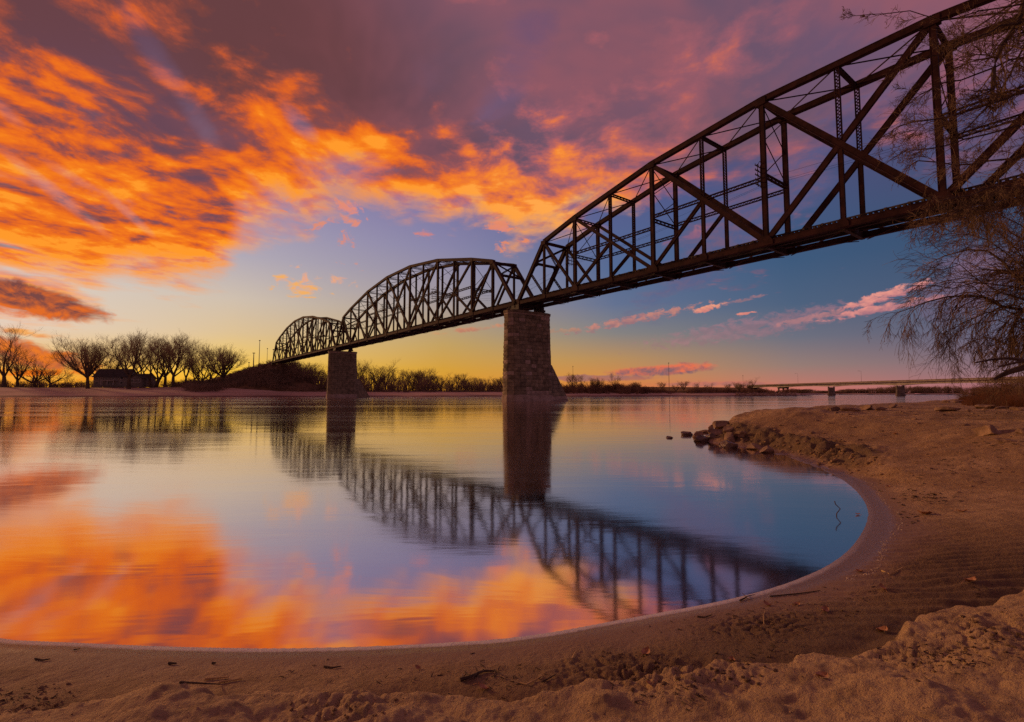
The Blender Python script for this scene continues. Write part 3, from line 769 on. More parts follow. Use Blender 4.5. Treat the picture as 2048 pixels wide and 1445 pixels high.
for e in (0, 1):                                  # portals in the plane of the end posts
    def PP(f, y): return (f * PAN if e == 0 else (14 - f) * PAN, y, f * HT[1])
    nrm = Vector((HT[1], 0, -PAN)).normalized() if e == 0 else Vector((-HT[1], 0, -PAN)).normalized()
    mem('portal_brace', riveted, PP(.66, .3), PP(.66, TW - .3), .46, .42, tuple(nrm))
    mem('portal_brace', laced, PP(.68, .35), PP(.96, TW - .35), .34, .3, tuple(nrm))
    mem('portal_brace', laced, PP(.96, .36), PP(.68, TW - .36), .30, .24, tuple(nrm))
    for y0, sg in ((.3, 1), (TW - .3, -1)):
        g = MB(); f0, f1 = .66, .50; Lf = math.hypot(PAN, HT[1]); rad_y = 1.7
        outer = []
        for i in range(9):
            a_ = math.pi / 2 * i / 8; outer.append((f0 - (1 - math.sin(a_)) * 1.9 / Lf * 1.0, y0 + sg * rad_y * (1 - math.cos(a_))))
        pts = [PP(f, yy) for f, yy in outer] + [PP(f0 + .01, y0 + sg * rad_y), PP(f0 + .01, y0)]
        n_ = len(pts); vs = [tuple(Vector(p) + nrm * q) for q in (-.04, .04) for p in pts]
        g.face_block(vs, [(i, i + 1, n_ - 1) for i in range(n_ - 2)] + [(i + 1 + n_, i + n_, 2 * n_ - 1) for i in range(n_ - 2)] + [(i, (i + 1) % n_, (i + 1) % n_ + n_, i + n_) for i in range(n_)])
        part('portal_bracket', g)
# floor system
for k in range(0, 15):
    x = k * PAN + (.5 if k == 0 else -.5 if k == 14 else 0)
    g = MB(); g.bar((x, .34, .02), (x, TW - .34, .02), .06, 1.15, (0, 0, 1)); g.bar((x, .34, -.56), (x, TW - .34, -.56), .42, .06, (0, 0, 1)); g.bar((x, .34, .61), (x, TW - .34, .61), .42, .06, (0, 0, 1)); g.bar((x, .34, -.52), (x, 1.9, -.52), .30, .03, (0, 0, 1))
    part('floor_beam', g, 'steel_dark')
for y in (TW / 2 - .95, TW / 2 + .85):
    for k in range(14):
        g = MB(); x0, x1 = k * PAN + .25, (k + 1) * PAN - .25
        g.bar((x0, y, .34), (x1, y, .34), .05, .78, (0, 0, 1)); g.bar((x0, y, -.06), (x1, y, -.06), .32, .05, (0, 0, 1)); g.bar((x0, y, .74), (x1, y, .74), .32, .05, (0, 0, 1))
        part('stringer', g, 'steel_dark')
for k in range(14):
    for sgn in (0, 1):
        y0, y1 = (.3, TW - .3) if sgn else (TW - .3, .3)
        mem('lateral_brace', MB.bar, P(k + .05, y0, -.64 - .05 * sgn), P(k + .95, y1, -.64 - .05 * sgn), .14, .07, (0, 0, 1))
ties = MB(); n_t = int(14 * PAN / .52)
for i in range(n_t):
    long_ = i % 4 == 0
    ties.box(((i + .5) * .52, TW / 2 - (.3 if long_ else .2), .90), (.25, 4.3 if long_ else 3.6, .26))
o = part('sleepers', ties, 'timber'); o['kind'] = 'stuff'
for y in (TW / 2 - .75, TW / 2 + .75):
    g = MB(); g.bar((0, y, 1.12), (14 * PAN, y, 1.12), .07, .17, (0, 0, 1)); part('rail', g, 'steel_dark')
for y in (TW / 2 - 1.75, TW / 2 + 1.75):
    g = MB(); g.bar((.1, y, 1.10), (14 * PAN - .1, y, 1.10), .2, .14, (0, 0, 1)); part('guard_timber', g, 'timber')
# telegraph brackets on the near posts and their wires
for k in (2, 6, 10):
    g = MB(); zc = topz(k) / 2 - .9; x = k * PAN - .15
    for i in range(5):
        z = zc + (i - 2) * .62; g.bar((x, -.25, z), (x, -2.0, z), .09, .10, (0, 0, 1))
        for j in range(4): g.box((x, -.65 - j * .42, z + .13), (.06, .06, .16))
    for yy in (-.75, -1.45): g.bar((x + .06, yy, zc - 1.5), (x + .06, yy, zc + 1.5), .07, .07)
    g.tube([(x, -.25, zc + 1.9), (x, -.7, zc + 2.1), (x, -1.1, zc + 1.7), (x, -1.15, zc + 1.2)], [.04] * 4, 4)
    part('wire_bracket', g, 'steel_dark')
for i, (yy, dzz) in enumerate(((-.65, -1.1), (-1.07, -.5), (-1.5, -1.7))):
    g = MB(); pts = []
    zk = {0: 2.6, 2: topz(2) / 2 - .9, 6: topz(6) / 2 - .9, 10: topz(10) / 2 - .9, 14: 2.6}; ks = [0, 2, 6, 10, 14]
    for a_, b_ in zip(ks[:-1], ks[1:]):
        for j in range(8):
            f = j / 8; z = (zk[a_] * (1 - f) + zk[b_] * f) + dzz - 1.6 * f * (1 - f); pts.append((PAN * (a_ + (b_ - a_) * f), yy, z))
    g.tube(pts, [.016] * len(pts), 3); part('wire', g, 'steel_dark')

for i, lab in ((1, 'middle brown camelback truss span between the two stone piers'), (2, 'farthest and smallest brown truss span, ending at the brushy embankment')):
    t = -i * (14 * PAN + GAP); x, y = br(t, 0)
    copy_thing(span, SP, lab, (x, y, CHZ))

# ------------------------------------------------------------------ stone piers
def plan(z, zt=18.35, grow=.0):
    f = (zt - z) / zt; hw = 1.95 + .5 * f + grow; y0, y1 = -2.75 - .35 * f - grow, 8.65 + .5 * f + grow
    c0, c1 = y0 + hw * .95, y1 - hw * .95; pts = []
    for a_ in np.linspace(0, math.pi, 6): pts.append((hw * math.cos(a_), c1 + (y1 - c1) * math.sin(a_)))
    for a_ in np.linspace(math.pi, 2 * math.pi, 6): pts.append((hw * math.cos(a_), c0 - (c0 - y0) * -math.sin(a_)))
    return pts
def prism(mb, lo, hi, z0, z1):
    n = len(lo); vs = [(x, y, z0) for x, y in lo] + [(x, y, z1) for x, y in hi]
    mb.face_block(vs, [(i, (i + 1) % n, (i + 1) % n + n, i + n) for i in range(n)] + [tuple(range(n, 2 * n)), tuple(range(n - 1, -1, -1))])
def stone(mb, p0, p1, q0, q1, z0, z1, nx, ny, rng, out=.10):
    """one quarry-faced block: p0,p1 lower outer corners, q0,q1 upper"""
    j = .022; ax, ay = p1[0] - p0[0], p1[1] - p0[1]; L = math.hypot(ax, ay); ax /= L; ay /= L
    def c(p, s, z, o): return (p[0] + ax * s + nx * o, p[1] + ay * s + ny * o, z)
    o1 = .035 + rng.random() * .05
    b = [c(p0, j, z0 + j, -.25), c(p1, -j, z0 + j, -.25), c(q1, -j, z1 - j, -.25), c(q0, j, z1 - j, -.25),
         c(p0, j, z0 + j, o1), c(p1, -j, z0 + j, o1), c(q1, -j, z1 - j, o1), c(q0, j, z1 - j, o1)]
    m0, m1 = .3 + rng.random() * .15, .6 + rng.random() * .15; h = z1 - z0; o2 = o1 + .03 + rng.random() * out
    def mm(f, g, o):
        a = (p0[0] * (1 - f) + p1[0] * f, p0[1] * (1 - f) + p1[1] * f); return (a[0] + nx * o, a[1] + ny * o, z0 + h * g)
    b += [mm(m0, .32, o2), mm(m1, .3, o2 - .02), mm(m1 - .03, .7, o2), mm(m0 + .04, .68, o2 - .015)]
    mb.face_block(b, [(4, 5, 9, 8), (5, 6, 10, 9), (6, 7, 11, 10), (7, 4, 8, 11), (8, 9, 10, 11), (0, 1, 5, 4), (1, 2, 6, 5), (2, 3, 7, 6), (3, 0, 4, 7)])
def make_pier(loc, label, single, seed):
    rng = random.Random(seed)
    pr = thing('stone_pier', label, 'bridge pier', loc, TH - math.pi / 2, 'stone piers of the railway bridge')
    def pt(name, mb, mat): return mb.build(name, M[mat], pr)
    g = MB(); prism(g, plan(-2.5, grow=-.06), plan(18.3, grow=-.06), -2.5, 18.3); pt('pier_core', g, 'mortar')
    g = MB(); prism(g, plan(0, grow=.34), plan(1.15, grow=.28), -2.5, 1.15); prism(g, plan(1.2, grow=.16), plan(1.4, grow=.10), 1.152, 1.42); pt('footing', g, 'stone_pale')
    # coping blocks
    for (z0, z1, gr) in ((18.3, 18.62, .12), (18.622, 19.12, .26)):
        g = MB(); prism(g, plan(18.3, grow=gr), plan(18.3, grow=gr + .04), z0, z1); pt('coping', g, 'stone_pale' if gr < .2 else 'stone')
    # sloping ice breaker on the upstream nose
    g = MB(); zt = 8.0
    tip = (0, 15.2, 0); tipb = (0, 16.4, -2.2); hw = 2.35
    vs = [(-hw - .1, 7.6, -2.5), (hw + .1, 7.6, -2.5), tipb, (-1.2, 8.2, zt), (1.2, 8.2, zt), (0, 9.9, zt)]
    g.face_block(vs, [(0, 2, 1), (3, 4, 5), (1, 2, 5, 4), (2, 0, 3, 5), (0, 1, 4, 3)])
    pt('ice_breaker', g, 'mortar')
    # slabs that face the slopes of the ice breaker
    for sgn in (-1, 1):
        A, B, C_, D_ = Vector((sgn * (hw + .1), 7.6, -2.5)), Vector(tipb), Vector((0, 9.9, zt)), Vector((sgn * 1.2, 8.2, zt))
        nrm = (B - A).cross(D_ - A).normalized(); nrm = nrm if nrm.x * sgn > 0 else -nrm
        rows = 12; rest = MB()
        for i in range(rows):
            f0, f1 = i / rows, (i + 1) / rows - .006; n = 3 if i < 7 else 2; offs = (i % 2) * .5 / n
            cuts = [0] + [min(.98, (j + (.5 if i % 2 else 0)) / n) for j in range(1 if not i % 2 else 0, n)] + [1]; cuts = sorted(set(round(c_, 3) for c_ in cuts))
            for c0, c1 in zip(cuts[:-1], cuts[1:]):
                def q(u, v_): return (A.lerp(B, u)).lerp(D_.lerp(C_, u), v_)
                c1_ = c1 - .006; o_ = .04 + rng.random() * .05
                vv = [q(c0, f0), q(c1_, f0), q(c1_, f1), q(c0, f1)]
                vs = [tuple(v_) for v_ in vv] + [tuple(v_ + nrm * o_) for v_ in vv]
                fs = [(4, 5, 6, 7), (0, 1, 5, 4), (1, 2, 6, 5), (2, 3, 7, 6), (3, 0, 4, 7)]
                if single and sgn == 1:
                    g = MB(); g.face_block(vs, fs); pt('stone', g, 'stone_pale' if i < 4 else 'stone')
                else: rest.face_block(vs, fs)
        if rest.v:
            o = pt('masonry', rest, 'stone'); o['kind'] = 'stuff'
    # courses
    rest = MB(); z = 1.42; nc = 21; hs = (18.3 - z) / nc; count = 0
    wx, wy = -UX, -UY
    for i in range(nc):
        z0, z1 = z + i * hs, z + (i + 1) * hs; lo, hi = plan(z0), plan(z1); n = len(lo)
        for e in range(n):
            p0, p1, q0, q1 = lo[e], lo[(e + 1) % n], hi[e], hi[(e + 1) % n]
            L = math.hypot(p1[0] - p0[0], p1[1] - p0[1])
            if L < .05: continue
            nx, ny = (p1[1] - p0[1]) / L, -(p1[0] - p0[0]) / L
            k = max(1, int(round(L / (1.35 + .4 * rng.random())))); cuts = [0] + sorted((j + rng.uniform(-.2, .2)) / k for j in range(1, k)) + [1]
            for c0, c1 in zip(cuts[:-1], cuts[1:]):
                L2 = lambda a, b, c: (a[0] + (b[0] - a[0]) * c, a[1] + (b[1] - a[1]) * c)
                args = (L2(p0, p1, c0), L2(p0, p1, c1), L2(q0, q1, c0), L2(q0, q1, c1), z0, z1, nx, ny, rng)
                # faces that look at the viewer's side: +x (towards the near span) and the downstream nose
                if single and nx * .8 - ny * .55 > -.05 and count < 262:
                    g = MB(); stone(g, *args); pt('stone', g, 'stone_pale' if rng.random() < .13 else 'stone'); count += 1
                else: stone(rest, *args)
    o = pt('masonry', rest, 'stone'); o['kind'] = 'stuff'
    return pr
for i, lab in ((0, 'tall stone block pier nearest the viewer, with a sloped ice breaker on its right'), (1, 'more distant stone pier left of centre in front of the sandy far bank')):
    x, y = br(-i * (14 * PAN + GAP) - GAP / 2, 0); make_pier((x, y, 0), lab, i == 0, 40 + i)
# ================================================================== TREES
def rv(rng, s): return Vector((rng.gauss(0, s), rng.gauss(0, s), rng.gauss(0, s)))
def make_tree_meshes(seed, H=20.0, spread=1.0, trunk_f=.28, nl=4, dens=1.0, min_r=.026, up=.14, fork=False):
    rng = random.Random(seed); bark = MB(); tw = MB()
    def grow(p, d, L, r, lvl):
        ns = (5, 4, 4, 3, 2, 1)[lvl]; pts = [p.copy()]; q = p.copy(); dd = d.copy()
        for i in range(ns):
            dd = (dd + rv(rng, (.03, .10, .13, .15, .16, .16)[lvl]) + Vector((0, 0, up * (1.15 if lvl else .3)))).normalized(); q = q + dd * (L / ns); pts.append(q.copy())
        r1 = max(r * (.55 if lvl < 4 else .5), min_r * .6)
        (bark if lvl <= 2 else tw).tube(pts, [r + (r1 - r) * i / ns for i in range(ns + 1)], 6 if lvl == 0 else 4 if lvl == 1 else 3)
        if lvl == 5: return
        n = [nl, 5, 6, 5, 5][lvl]; n = max(2, int(round(n * (dens if lvl > 0 else 1) * rng.uniform(.8, 1.25))))
        for j in range(n):
            f = (.80 + .2 * j / n) if lvl == 0 and j < n - 1 else rng.uniform(.26 if lvl else .7, 1.0)
            if j == n - 1 and lvl: f = 1.0
            k = min(ns - 1, int(f * ns)); base = pts[k].lerp(pts[k + 1], f * ns - k)
            ax = (pts[k + 1] - pts[k]).normalized()
            per = ax.cross(rv(rng, 1)).normalized()
            if lvl == 0:
                a_ = 2 * math.pi * (j + rng.random() * .5) / n; per = Vector((math.cos(a_), math.sin(a_), 0))
            ang = rng.uniform(.35, .75) * (spread if lvl < 2 else 1.0) if not (j == n - 1 and lvl) else .15
            nd = (ax * math.cos(ang) + per * math.sin(ang)).normalized()
            ll = L * {0: rng.uniform(1.15, 1.6) * (.28 / trunk_f) ** .5, 1: rng.uniform(.42, .72), 2: rng.uniform(.45, .72), 3: rng.uniform(.45, .7), 4: rng.uniform(.5, .8)}[lvl]
            rr = max(r * {0: rng.uniform(.42, .66), 1: .5, 2: .5, 3: .55, 4: .6}[lvl] * (1 - .3 * f * (lvl > 0)), min_r)
            grow(base, nd, ll, rr, lvl + 1)
    if fork:
        for a_ in (0.3, 2.4, 4.4): grow(Vector((math.cos(a_) * .5, math.sin(a_) * .5, -.3)), Vector((math.cos(a_) * .35, math.sin(a_) * .35, 1)).normalized(), H * trunk_f * 1.2, H * .018, 0)
    else: grow(Vector((0, 0, -.4)), Vector((rng.uniform(-.06, .06), 0, 1)), H * trunk_f, H * .028, 0)
    top = max(v[2] for v in tw.v); s = H / top
    for mb in (bark, tw): mb.v = [(a * s, b * s, c * s) for a, b, c in mb.v]
    return bark, tw
TV = []
for sd_i, kw in enumerate((dict(spread=1.15, nl=8, trunk_f=.24, dens=.95), dict(spread=.85, nl=4, trunk_f=.26), dict(spread=.9, nl=3, trunk_f=.30), dict(spread=.9, nl=3, trunk_f=.15, fork=True, dens=.75),
                         dict(spread=.8, nl=5, trunk_f=.2, dens=.8), dict(spread=1.3, nl=5, trunk_f=.16, dens=.75))):
    b, t_ = make_tree_meshes(300 + sd_i, 20.0, min_r=.0115, **kw); TV.append((b.mesh('trunk', M['bark_far']), t_.mesh('crown', M['twig_far'])))
def tree(px, base_z, top_py, Y, v, label, group, name='bare_tree', wide=1.0, rot=None, cat='tree'):
    x = (px - 1024) / FPX * Y * 1.0
    gx, gy, gz = at_y(px, 770, Y); z0 = fz(gx, Y) if base_z is None else base_z
    ztop = at_y(px, top_py, Y)[2]; s = max(.08, (ztop - z0) / 20.0)
    o = thing(name, label, cat, (gx, Y, z0), (hash_i(px) % 628) / 100.0 if rot is None else rot, group)
    o.scale = (s * wide, s * wide, s)
    link('trunk', TV[v][0], o); link('crown', TV[v][1], o); return o
def hash_i(a): return int(abs(a) * 7919 + 104729) % 100003

cw = 'tall bare cottonwoods along the left bank'
for px, top, Y, v, wide, lab in (
    (8, 640, 300, 2, 1.3, 'tall bare cottonwood cut off by the left edge of the picture'),
    (36, 684, 305, 4, 1.2, 'short forked bare tree beside the cottonwood at the left edge'),
    (70, 705, 320, 5, 1.5, 'low spreading bare tree in front of the orange glow, left of the house'),
    (100, 718, 312, 5, 1.3, 'scrubby low bare tree between the glow and the round cottonwood'),
    (176, 664, 292, 0, 1.05, 'round dense cottonwood standing just left of the brown house'),
    (214, 688, 330, 5, 1.1, 'slim bare tree rising behind the roof of the brown house'),
    (258, 660, 290, 1, 1.15, 'leaning bare cottonwood in front of the middle of the house'),
    (282, 655, 318, 2, 1.1, 'tall bare cottonwood rising behind the right wing of the house'),
    (309, 659, 300, 3, 1.15, 'many-stemmed bare cottonwood just right of the house'),
    (346, 660, 296, 1, 1.1, 'tall bare cottonwood second to the right of the house'),
    (371, 665, 300, 2, 1.0, 'slender bare cottonwood third to the right of the house'),
    (398, 700, 310, 5, 1.0, 'small bare tree half hidden among the cottonwoods by the bright gap'),
    (417, 676, 298, 3, 1.1, 'forked bare cottonwood fifth to the right of the house'),
    (232, 668, 335, 2, 1.2, 'tall slender bare tree rising behind the left part of the house roof'),
    (330, 668, 330, 1, 1.1, 'bare cottonwood set back behind the row, just right of the many-stemmed one'),
    (388, 682, 325, 2, 1.1, 'bare cottonwood set back in the gap before the forked one'),
    (447, 684, 296, 0, 1.15, 'last wide cottonwood of the row, nearest to the railway embankment')):
    tree(px, None, top, Y, v, lab, cw, 'cottonwood_tree', wide * 1.15)
# woods behind the bank
def row(lst, place, grp):
    lst = sorted(lst); names = ['first', 'second', 'third', 'fourth', 'fifth', 'sixth', 'seventh', 'eighth', 'ninth', 'tenth', 'eleventh', 'twelfth', 'thirteenth', 'fourteenth', 'fifteenth', 'sixteenth', 'seventeenth', 'eighteenth', 'nineteenth', 'twentieth']
    for i, (px, top, Y) in enumerate(lst): tree(px, None, top, Y, (hash_i(px) // 7) % 6 if (hash_i(px) // 7) % 6 != 3 else 1, names[i] + ' bare tree from the left ' + place, grp, 'bare_tree', 1.25 + (hash_i(px) % 40) / 100)
rg = random.Random(5)
row([(566, 733, 350), (580, 722, 350), (597, 726, 345), (612, 720, 350), (628, 728, 342), (640, 722, 350), (650, 738, 340), (590, 742, 330), (620, 745, 325)], 'under the farthest truss span', 'bare trees under the farthest truss')
row([(716, 716, 340), (728, 724, 345), (742, 722, 350), (757, 716, 340), (770, 715, 350), (784, 728, 345), (797, 735, 340), (812, 736, 350), (826, 737, 345), (842, 732, 345), (856, 740, 340)], 'in the woods right of the distant pier', 'bare woods between the two piers')
row([(868, 745, 345), (880, 742, 350), (893, 748, 345), (905, 750, 340), (918, 744, 345), (930, 752, 350), (944, 754, 345), (956, 752, 350), (968, 749, 340), (982, 755, 345), (995, 753, 345), (1006, 750, 345)], 'in the low woods just left of the tall pier', 'bare woods between the two piers')
row([(1147, 744, 330), (1167, 750, 335), (1192, 752, 335), (1231, 742, 335), (1273, 762, 340), (1325, 762, 345), (1353, 763, 345), (1367, 760, 345), (1393, 760, 350), (1419, 762, 355), (1455, 766, 360), (1478, 762, 355), (1501, 752, 362)], 'along the low right bank before the road bridge', 'small bare trees along the right bank')

# ------------------------------------------------------------------ brush
def brush(name, spots, stems, mat, seed, label=None, cat=None, kind='stuff', r0=.035, smin=.5):
    rng = random.Random(seed); mb = MB()
    for (x, y, z, r, h) in spots:
        for i in range(stems):
            a_ = rng.random() * 2 * math.pi; q = math.sqrt(rng.random()) * .55 * r; bx_, by_ = x + math.cos(a_) * q, y + math.sin(a_) * q
            hh = h * rng.uniform(smin, 1.0) * math.sqrt(max(.1, 1 - (q / r) ** 2)); lx, ly = math.cos(a_) * r * rng.uniform(.1, .6), math.sin(a_) * r * rng.uniform(.1, .6)
            pts = [(bx_, by_, z - .2), (bx_ + lx * .35 + rng.gauss(0, .05) * r, by_ + ly * .35, z + hh * .55), (bx_ + lx + rng.gauss(0, .1) * r, by_ + ly + rng.gauss(0, .1) * r, z + hh)]
            mb.tube(pts, [r0, r0 * .8, r0 * .4], 3)
            for j in range(3):
                f = rng.uniform(.4, 1); p = tuple(pts[1][k] * (1 - f) + pts[2][k] * f for k in range(3))
                mb.tube([p, (p[0] + rng.gauss(0, .22) * r, p[1] + rng.gauss(0, .22) * r, p[2] + rng.uniform(.05, .35) * h * .6)], [r0 * .6, r0 * .3], 3)
    return tag(mb.build(name, mat), label, cat, None, kind)
rng = random.Random(77); emb = []
for i in range(640):
    t = rng.uniform(-42, 150) if i % 3 == 0 else rng.uniform(-42, 30); s = -rng.uniform(1, 46) * (1 if t > -8 else rng.choice((.2, .5, 1))) * (1 if rng.random() < .93 else -.4)
    x, y = E0[0] - UX * t + VX * s, E0[1] - UY * t + VY * s
    u = x / y * FPX + 1024
    if u > 662 or y < shoreY(u) + 16: continue
    z = fz(x, y); emb.append((x, y, z, rng.uniform(2.2, 4.2), rng.uniform(2.0, 5.5) if z < 14 else rng.uniform(.6, 1.6)))
brush('brush', emb, 26, M['brush'], 1, 'thicket of bare brown brush covering the railway embankment', 'brush', r0=.06)
lo = []
for i in range(120):
    u = rng.uniform(-60, 660); Y = float(shoreY(u)) + float(bankW(u)) + rng.uniform(4, 26)
    if 150 < u < 300 and Y < 318: Y += 30
    x = (u - 1024) / FPX * Y; lo.append((x, Y, fz(x, Y), rng.uniform(1.6, 3.6), rng.uniform(2.0, 5.0)))
for i in range(70):
    u = rng.uniform(-60, 420); Y = rng.uniform(335, 380); x = (u - 1024) / FPX * Y; lo.append((x, Y, fz(x, Y), rng.uniform(3, 6), rng.uniform(4, 9.0)))
brush('undergrowth', lo, 30, M['brush'], 2, 'dark bare undergrowth at the feet of the left bank trees', 'undergrowth', r0=.07)
lo = []
for i in range(230):
    u = rng.uniform(560, 1012); Y = float(shoreY(u)) + rng.uniform(30, 70); x = (u - 1024) / FPX * Y
    lo.append((x, Y, fz(x, Y), rng.uniform(2.2, 4.5), rng.uniform(4.0, 11.5 if u < 860 else 8.5)))
for i in range(80):
    u = rng.uniform(560, 1012); Y = float(shoreY(u)) + rng.uniform(20, 28); x = (u - 1024) / FPX * Y
    lo.append((x, Y, fz(x, Y), rng.uniform(1.0, 2.0), rng.uniform(.6, 1.6)))
brush('undergrowth', lo, 32, M['brush'], 3, 'bare undergrowth below the woods between the two stone piers', 'undergrowth', r0=.06)
lo = []
for i in range(330):
    u = rng.uniform(1100, 1590) if i % 3 else rng.uniform(1120, 1290); Y = float(shoreY(u)) + rng.uniform(12, 44); x = (u - 1024) / FPX * Y
    big = 1.0 - .45 * float(sst(np.array(u), 1265, 1310)) - (.3 if 1330 < u < 1375 else 0)
    big *= .55 + .6 * float(vnoise(np.array(u / 14.0), np.array(.5), 7))
    lo.append((x, Y, fz(x, Y), rng.uniform(1.6, 3.8), rng.uniform(2.6, 8.0) * big))
brush('brush', lo, 40, M['brush_red'], 4, 'reddish bare brush along the low bank right of the tall pier', 'brush', r0=.05)
lo = []
for i in range(160):
    u = rng.uniform(1592, 2080); Y = float(shoreY(u)) + rng.uniform(40, 120); x = (u - 1024) / FPX * Y
    h = 5 if u < 1680 else 8 + 7 * sst(np.array(u), 1690, 1800)
    lo.append((x, Y, fz(x, Y), rng.uniform(7, 13), float(h) * rng.uniform(.7, 1.25)))
brush('woods', lo, 60, M['brush'], 6, 'low line of far woods seen under the road bridge', 'woods', r0=.16)

# ------------------------------------------------------------------ house
def gable_house(o, x0, x1, y0, y1, h, rh, along_x=True, over=.6):
    g = MB(); g.box(((x0 + x1) / 2, (y0 + y1) / 2, h / 2 - .6), (x1 - x0, y1 - y0, h + 1.2))
    if along_x:
        for x in (x0, x1): pass
        ym = (y0 + y1) / 2
        g.face_block([(x0, y0, h), (x0, y1, h), (x0, ym, h + rh), (x1, y0, h), (x1, y1, h), (x1, ym, h + rh)], [(0, 2, 1), (3, 4, 5)])
    else:
        xm = (x0 + x1) / 2
        g.face_block([(x0, y0, h), (x1, y0, h), (xm, y0, h + rh), (x0, y1, h), (x1, y1, h), (xm, y1, h + rh)], [(0, 1, 2), (3, 5, 4)])
    g.build('wall', M['siding'], o)
    r = MB(); t = .22
    if along_x:
        ym = (y0 + y1) / 2; sl = rh / (ym - y0)
        for sgn in (-1, 1):
            ye = ym + sgn * (ym - y0 + over); ze = h - over * sl
            q = [(x0 - over, ye, ze + .02), (x1 + over, ye, ze + .02), (x1 + over, ym, h + rh + .02), (x0 - over, ym, h + rh + .02)]
            r.face_block(q + [(a, b, c + t) for a, b, c in q], [(0, 1, 2, 3), (7, 6, 5, 4), (0, 4, 5, 1), (1, 5, 6, 2), (2, 6, 7, 3), (3, 7, 4, 0)])
    else:
        xm = (x0 + x1) / 2; sl = rh / (xm - x0)
        for sgn in (-1, 1):
            xe = xm + sgn * (xm - x0 + over); ze = h - over * sl
            q = [(xe, y0 - over, ze + .02), (xe, y1 + over, ze + .02), (xm, y1 + over, h + rh + .02), (xm, y0 - over, h + rh + .02)]
            r.face_block(q + [(a, b, c + t) for a, b, c in q], [(0, 1, 2, 3), (7, 6, 5, 4), (0, 4, 5, 1), (1, 5, 6, 2), (2, 6, 7, 3), (3, 7, 4, 0)])
    r.build('roof', M['shingle'], o)
def window(o, x, z, w, h, y, name='window'):
    f = MB()
    for dx_ in (-w / 2, w / 2): f.box((x + dx_, y - .05, z), (.14, .16, h + .28))
    for dz_ in (-h / 2, h / 2): f.box((x, y - .05, z + dz_), (w - .14, .16, .14))
    fo = f.build(name, M['trim'], o); g = MB(); g.box((x, y + .0, z), (w - .14, .06, h - .14)); g.build('pane', M['pane'], fo)
HY = 305.0; hx0 = (187 - 1024) / FPX * HY; hz = at_y(230, 770.5, HY)[2]
house = thing('house', 'brown two-storey house with a porch half hidden among the bare cottonwoods', 'house', (hx0, HY, hz))
gable_house(house, 0, 21, 0, 9, 5.4, 4.6); gable_house(house, 21.004, 32, 1.5, 9.5, 4.4, 2.6, True); gable_house(house, 23.5, 31.0, -1.2, 1.49, 4.2, 2.0, False, .4)
for x, z, w, h in ((2.6, 4.0, 1.6, 1.3), (5.2, 4.0, 1.2, 1.3), (8.2, 4.1, 2.0, 1.6), (12.4, 4.2, 1.8, 1.3), (17.6, 4.2, 1.8, 1.5), (2.4, 1.3, 2.2, 1.5), (5.3, 1.3, 1.2, 1.5), (17.6, 1.4, 1.8, 1.6)): window(house, x, z, w, h, -.02)
for x, z, w, h in ((25.2, 2.6, 1.6, 1.7), (27.6, 2.6, 1.2, 1.7), (29.6, 2.6, 1.2, 1.7)): window(house, x, z, w, h, -1.22)
for x in (9.3, 11.2): window(house, x, 1.15, 1.3, 2.3, -.02, 'door')
g = MB(); g.box((11, -1.5, 2.75), (8, 3, .25)); g.build('balcony', M['trim'], house)
g = MB(); g.box((2.8, -1.1, 2.5), (5.6, .12, .16)); g.box((27.3, -2.3, 1.35), (7.4, .12, .16)); g.build('deck_rail', M['trim'], house)
for x in (7.3, 11.0, 14.7):
    g = MB(); g.box((x, -2.8, 1.3), (.22, .22, 2.64)); g.build('porch_post', M['trim'], house)
g = MB(); g.box((14.5, 4.5, 10.1), (1.0, .8, 1.6)); g.build('chimney', M['stone'], house)

# ------------------------------------------------------------------ road bridge far right
rb = thing('road_bridge', 'long flat concrete road bridge low over the water at far right', 'bridge', (300, 0, 0))
RZ = 8.9
def deck_z(y): return RZ + (y - 380) * .0026
GP = {-2.6: MB(), 2.6: MB()}
ys = list(range(150, 613, 11)) + [612]; piers_y = [298.0, 380.0, 462.0, 544.0]
def haunch(y):
    d = min(abs(y - p) for p in piers_y + [612, 216]); return 1.75 + .95 * max(0, 1 - d / 26) ** 1.6
for a_, b_ in zip(ys[:-1], ys[1:]):
    za, zb = deck_z(a_), deck_z(b_)
    for xx in (-2.6, 2.6):
        vs = [(xx + q, yy, zz) for q in (-.25, .25) for yy, zz in ((a_, za), (b_, zb), (b_, zb + haunch(b_)), (a_, za + haunch(a_)))]
        vs = []
        for q in (-.25, .25): vs += [(xx + q, a_, za + 1.75 - haunch(a_)), (xx + q, b_, zb + 1.75 - haunch(b_)), (xx + q, b_, zb + 1.75), (xx + q, a_, za + 1.75)]
        GP[xx].face_block(vs, [(0, 1, 2, 3), (7, 6, 5, 4), (0, 4, 5, 1), (3, 2, 6, 7)])
for g in GP.values(): g.build('girder', M['concrete'], rb)
g = MB()
for a_, b_ in zip(ys[:-1], ys[1:]):
    za, zb = deck_z(a_) + 1.76, deck_z(b_) + 1.76
    vs = [(-6.4, a_, za), (6.4, a_, za), (6.4, b_, zb), (-6.4, b_, zb), (-6.4, a_, za + .3), (6.4, a_, za + .3), (6.4, b_, zb + .3), (-6.4, b_, zb + .3)]
    g.face_block(vs, [(3, 2, 1, 0), (4, 5, 6, 7), (0, 1, 5, 4), (1, 2, 6, 5), (2, 3, 7, 6), (3, 0, 4, 7)])
g.build('deck', M['concrete'], rb)
for xx in (-6.3, 6.3):
    g = MB()
    for a_, b_ in zip(ys[:-1], ys[1:]): g.bar((xx, a_, deck_z(a_) + 2.52), (xx, b_, deck_z(b_) + 2.52), .22, .9, (0, 0, 1))
    g.build('parapet', M['concrete_dark'], rb)
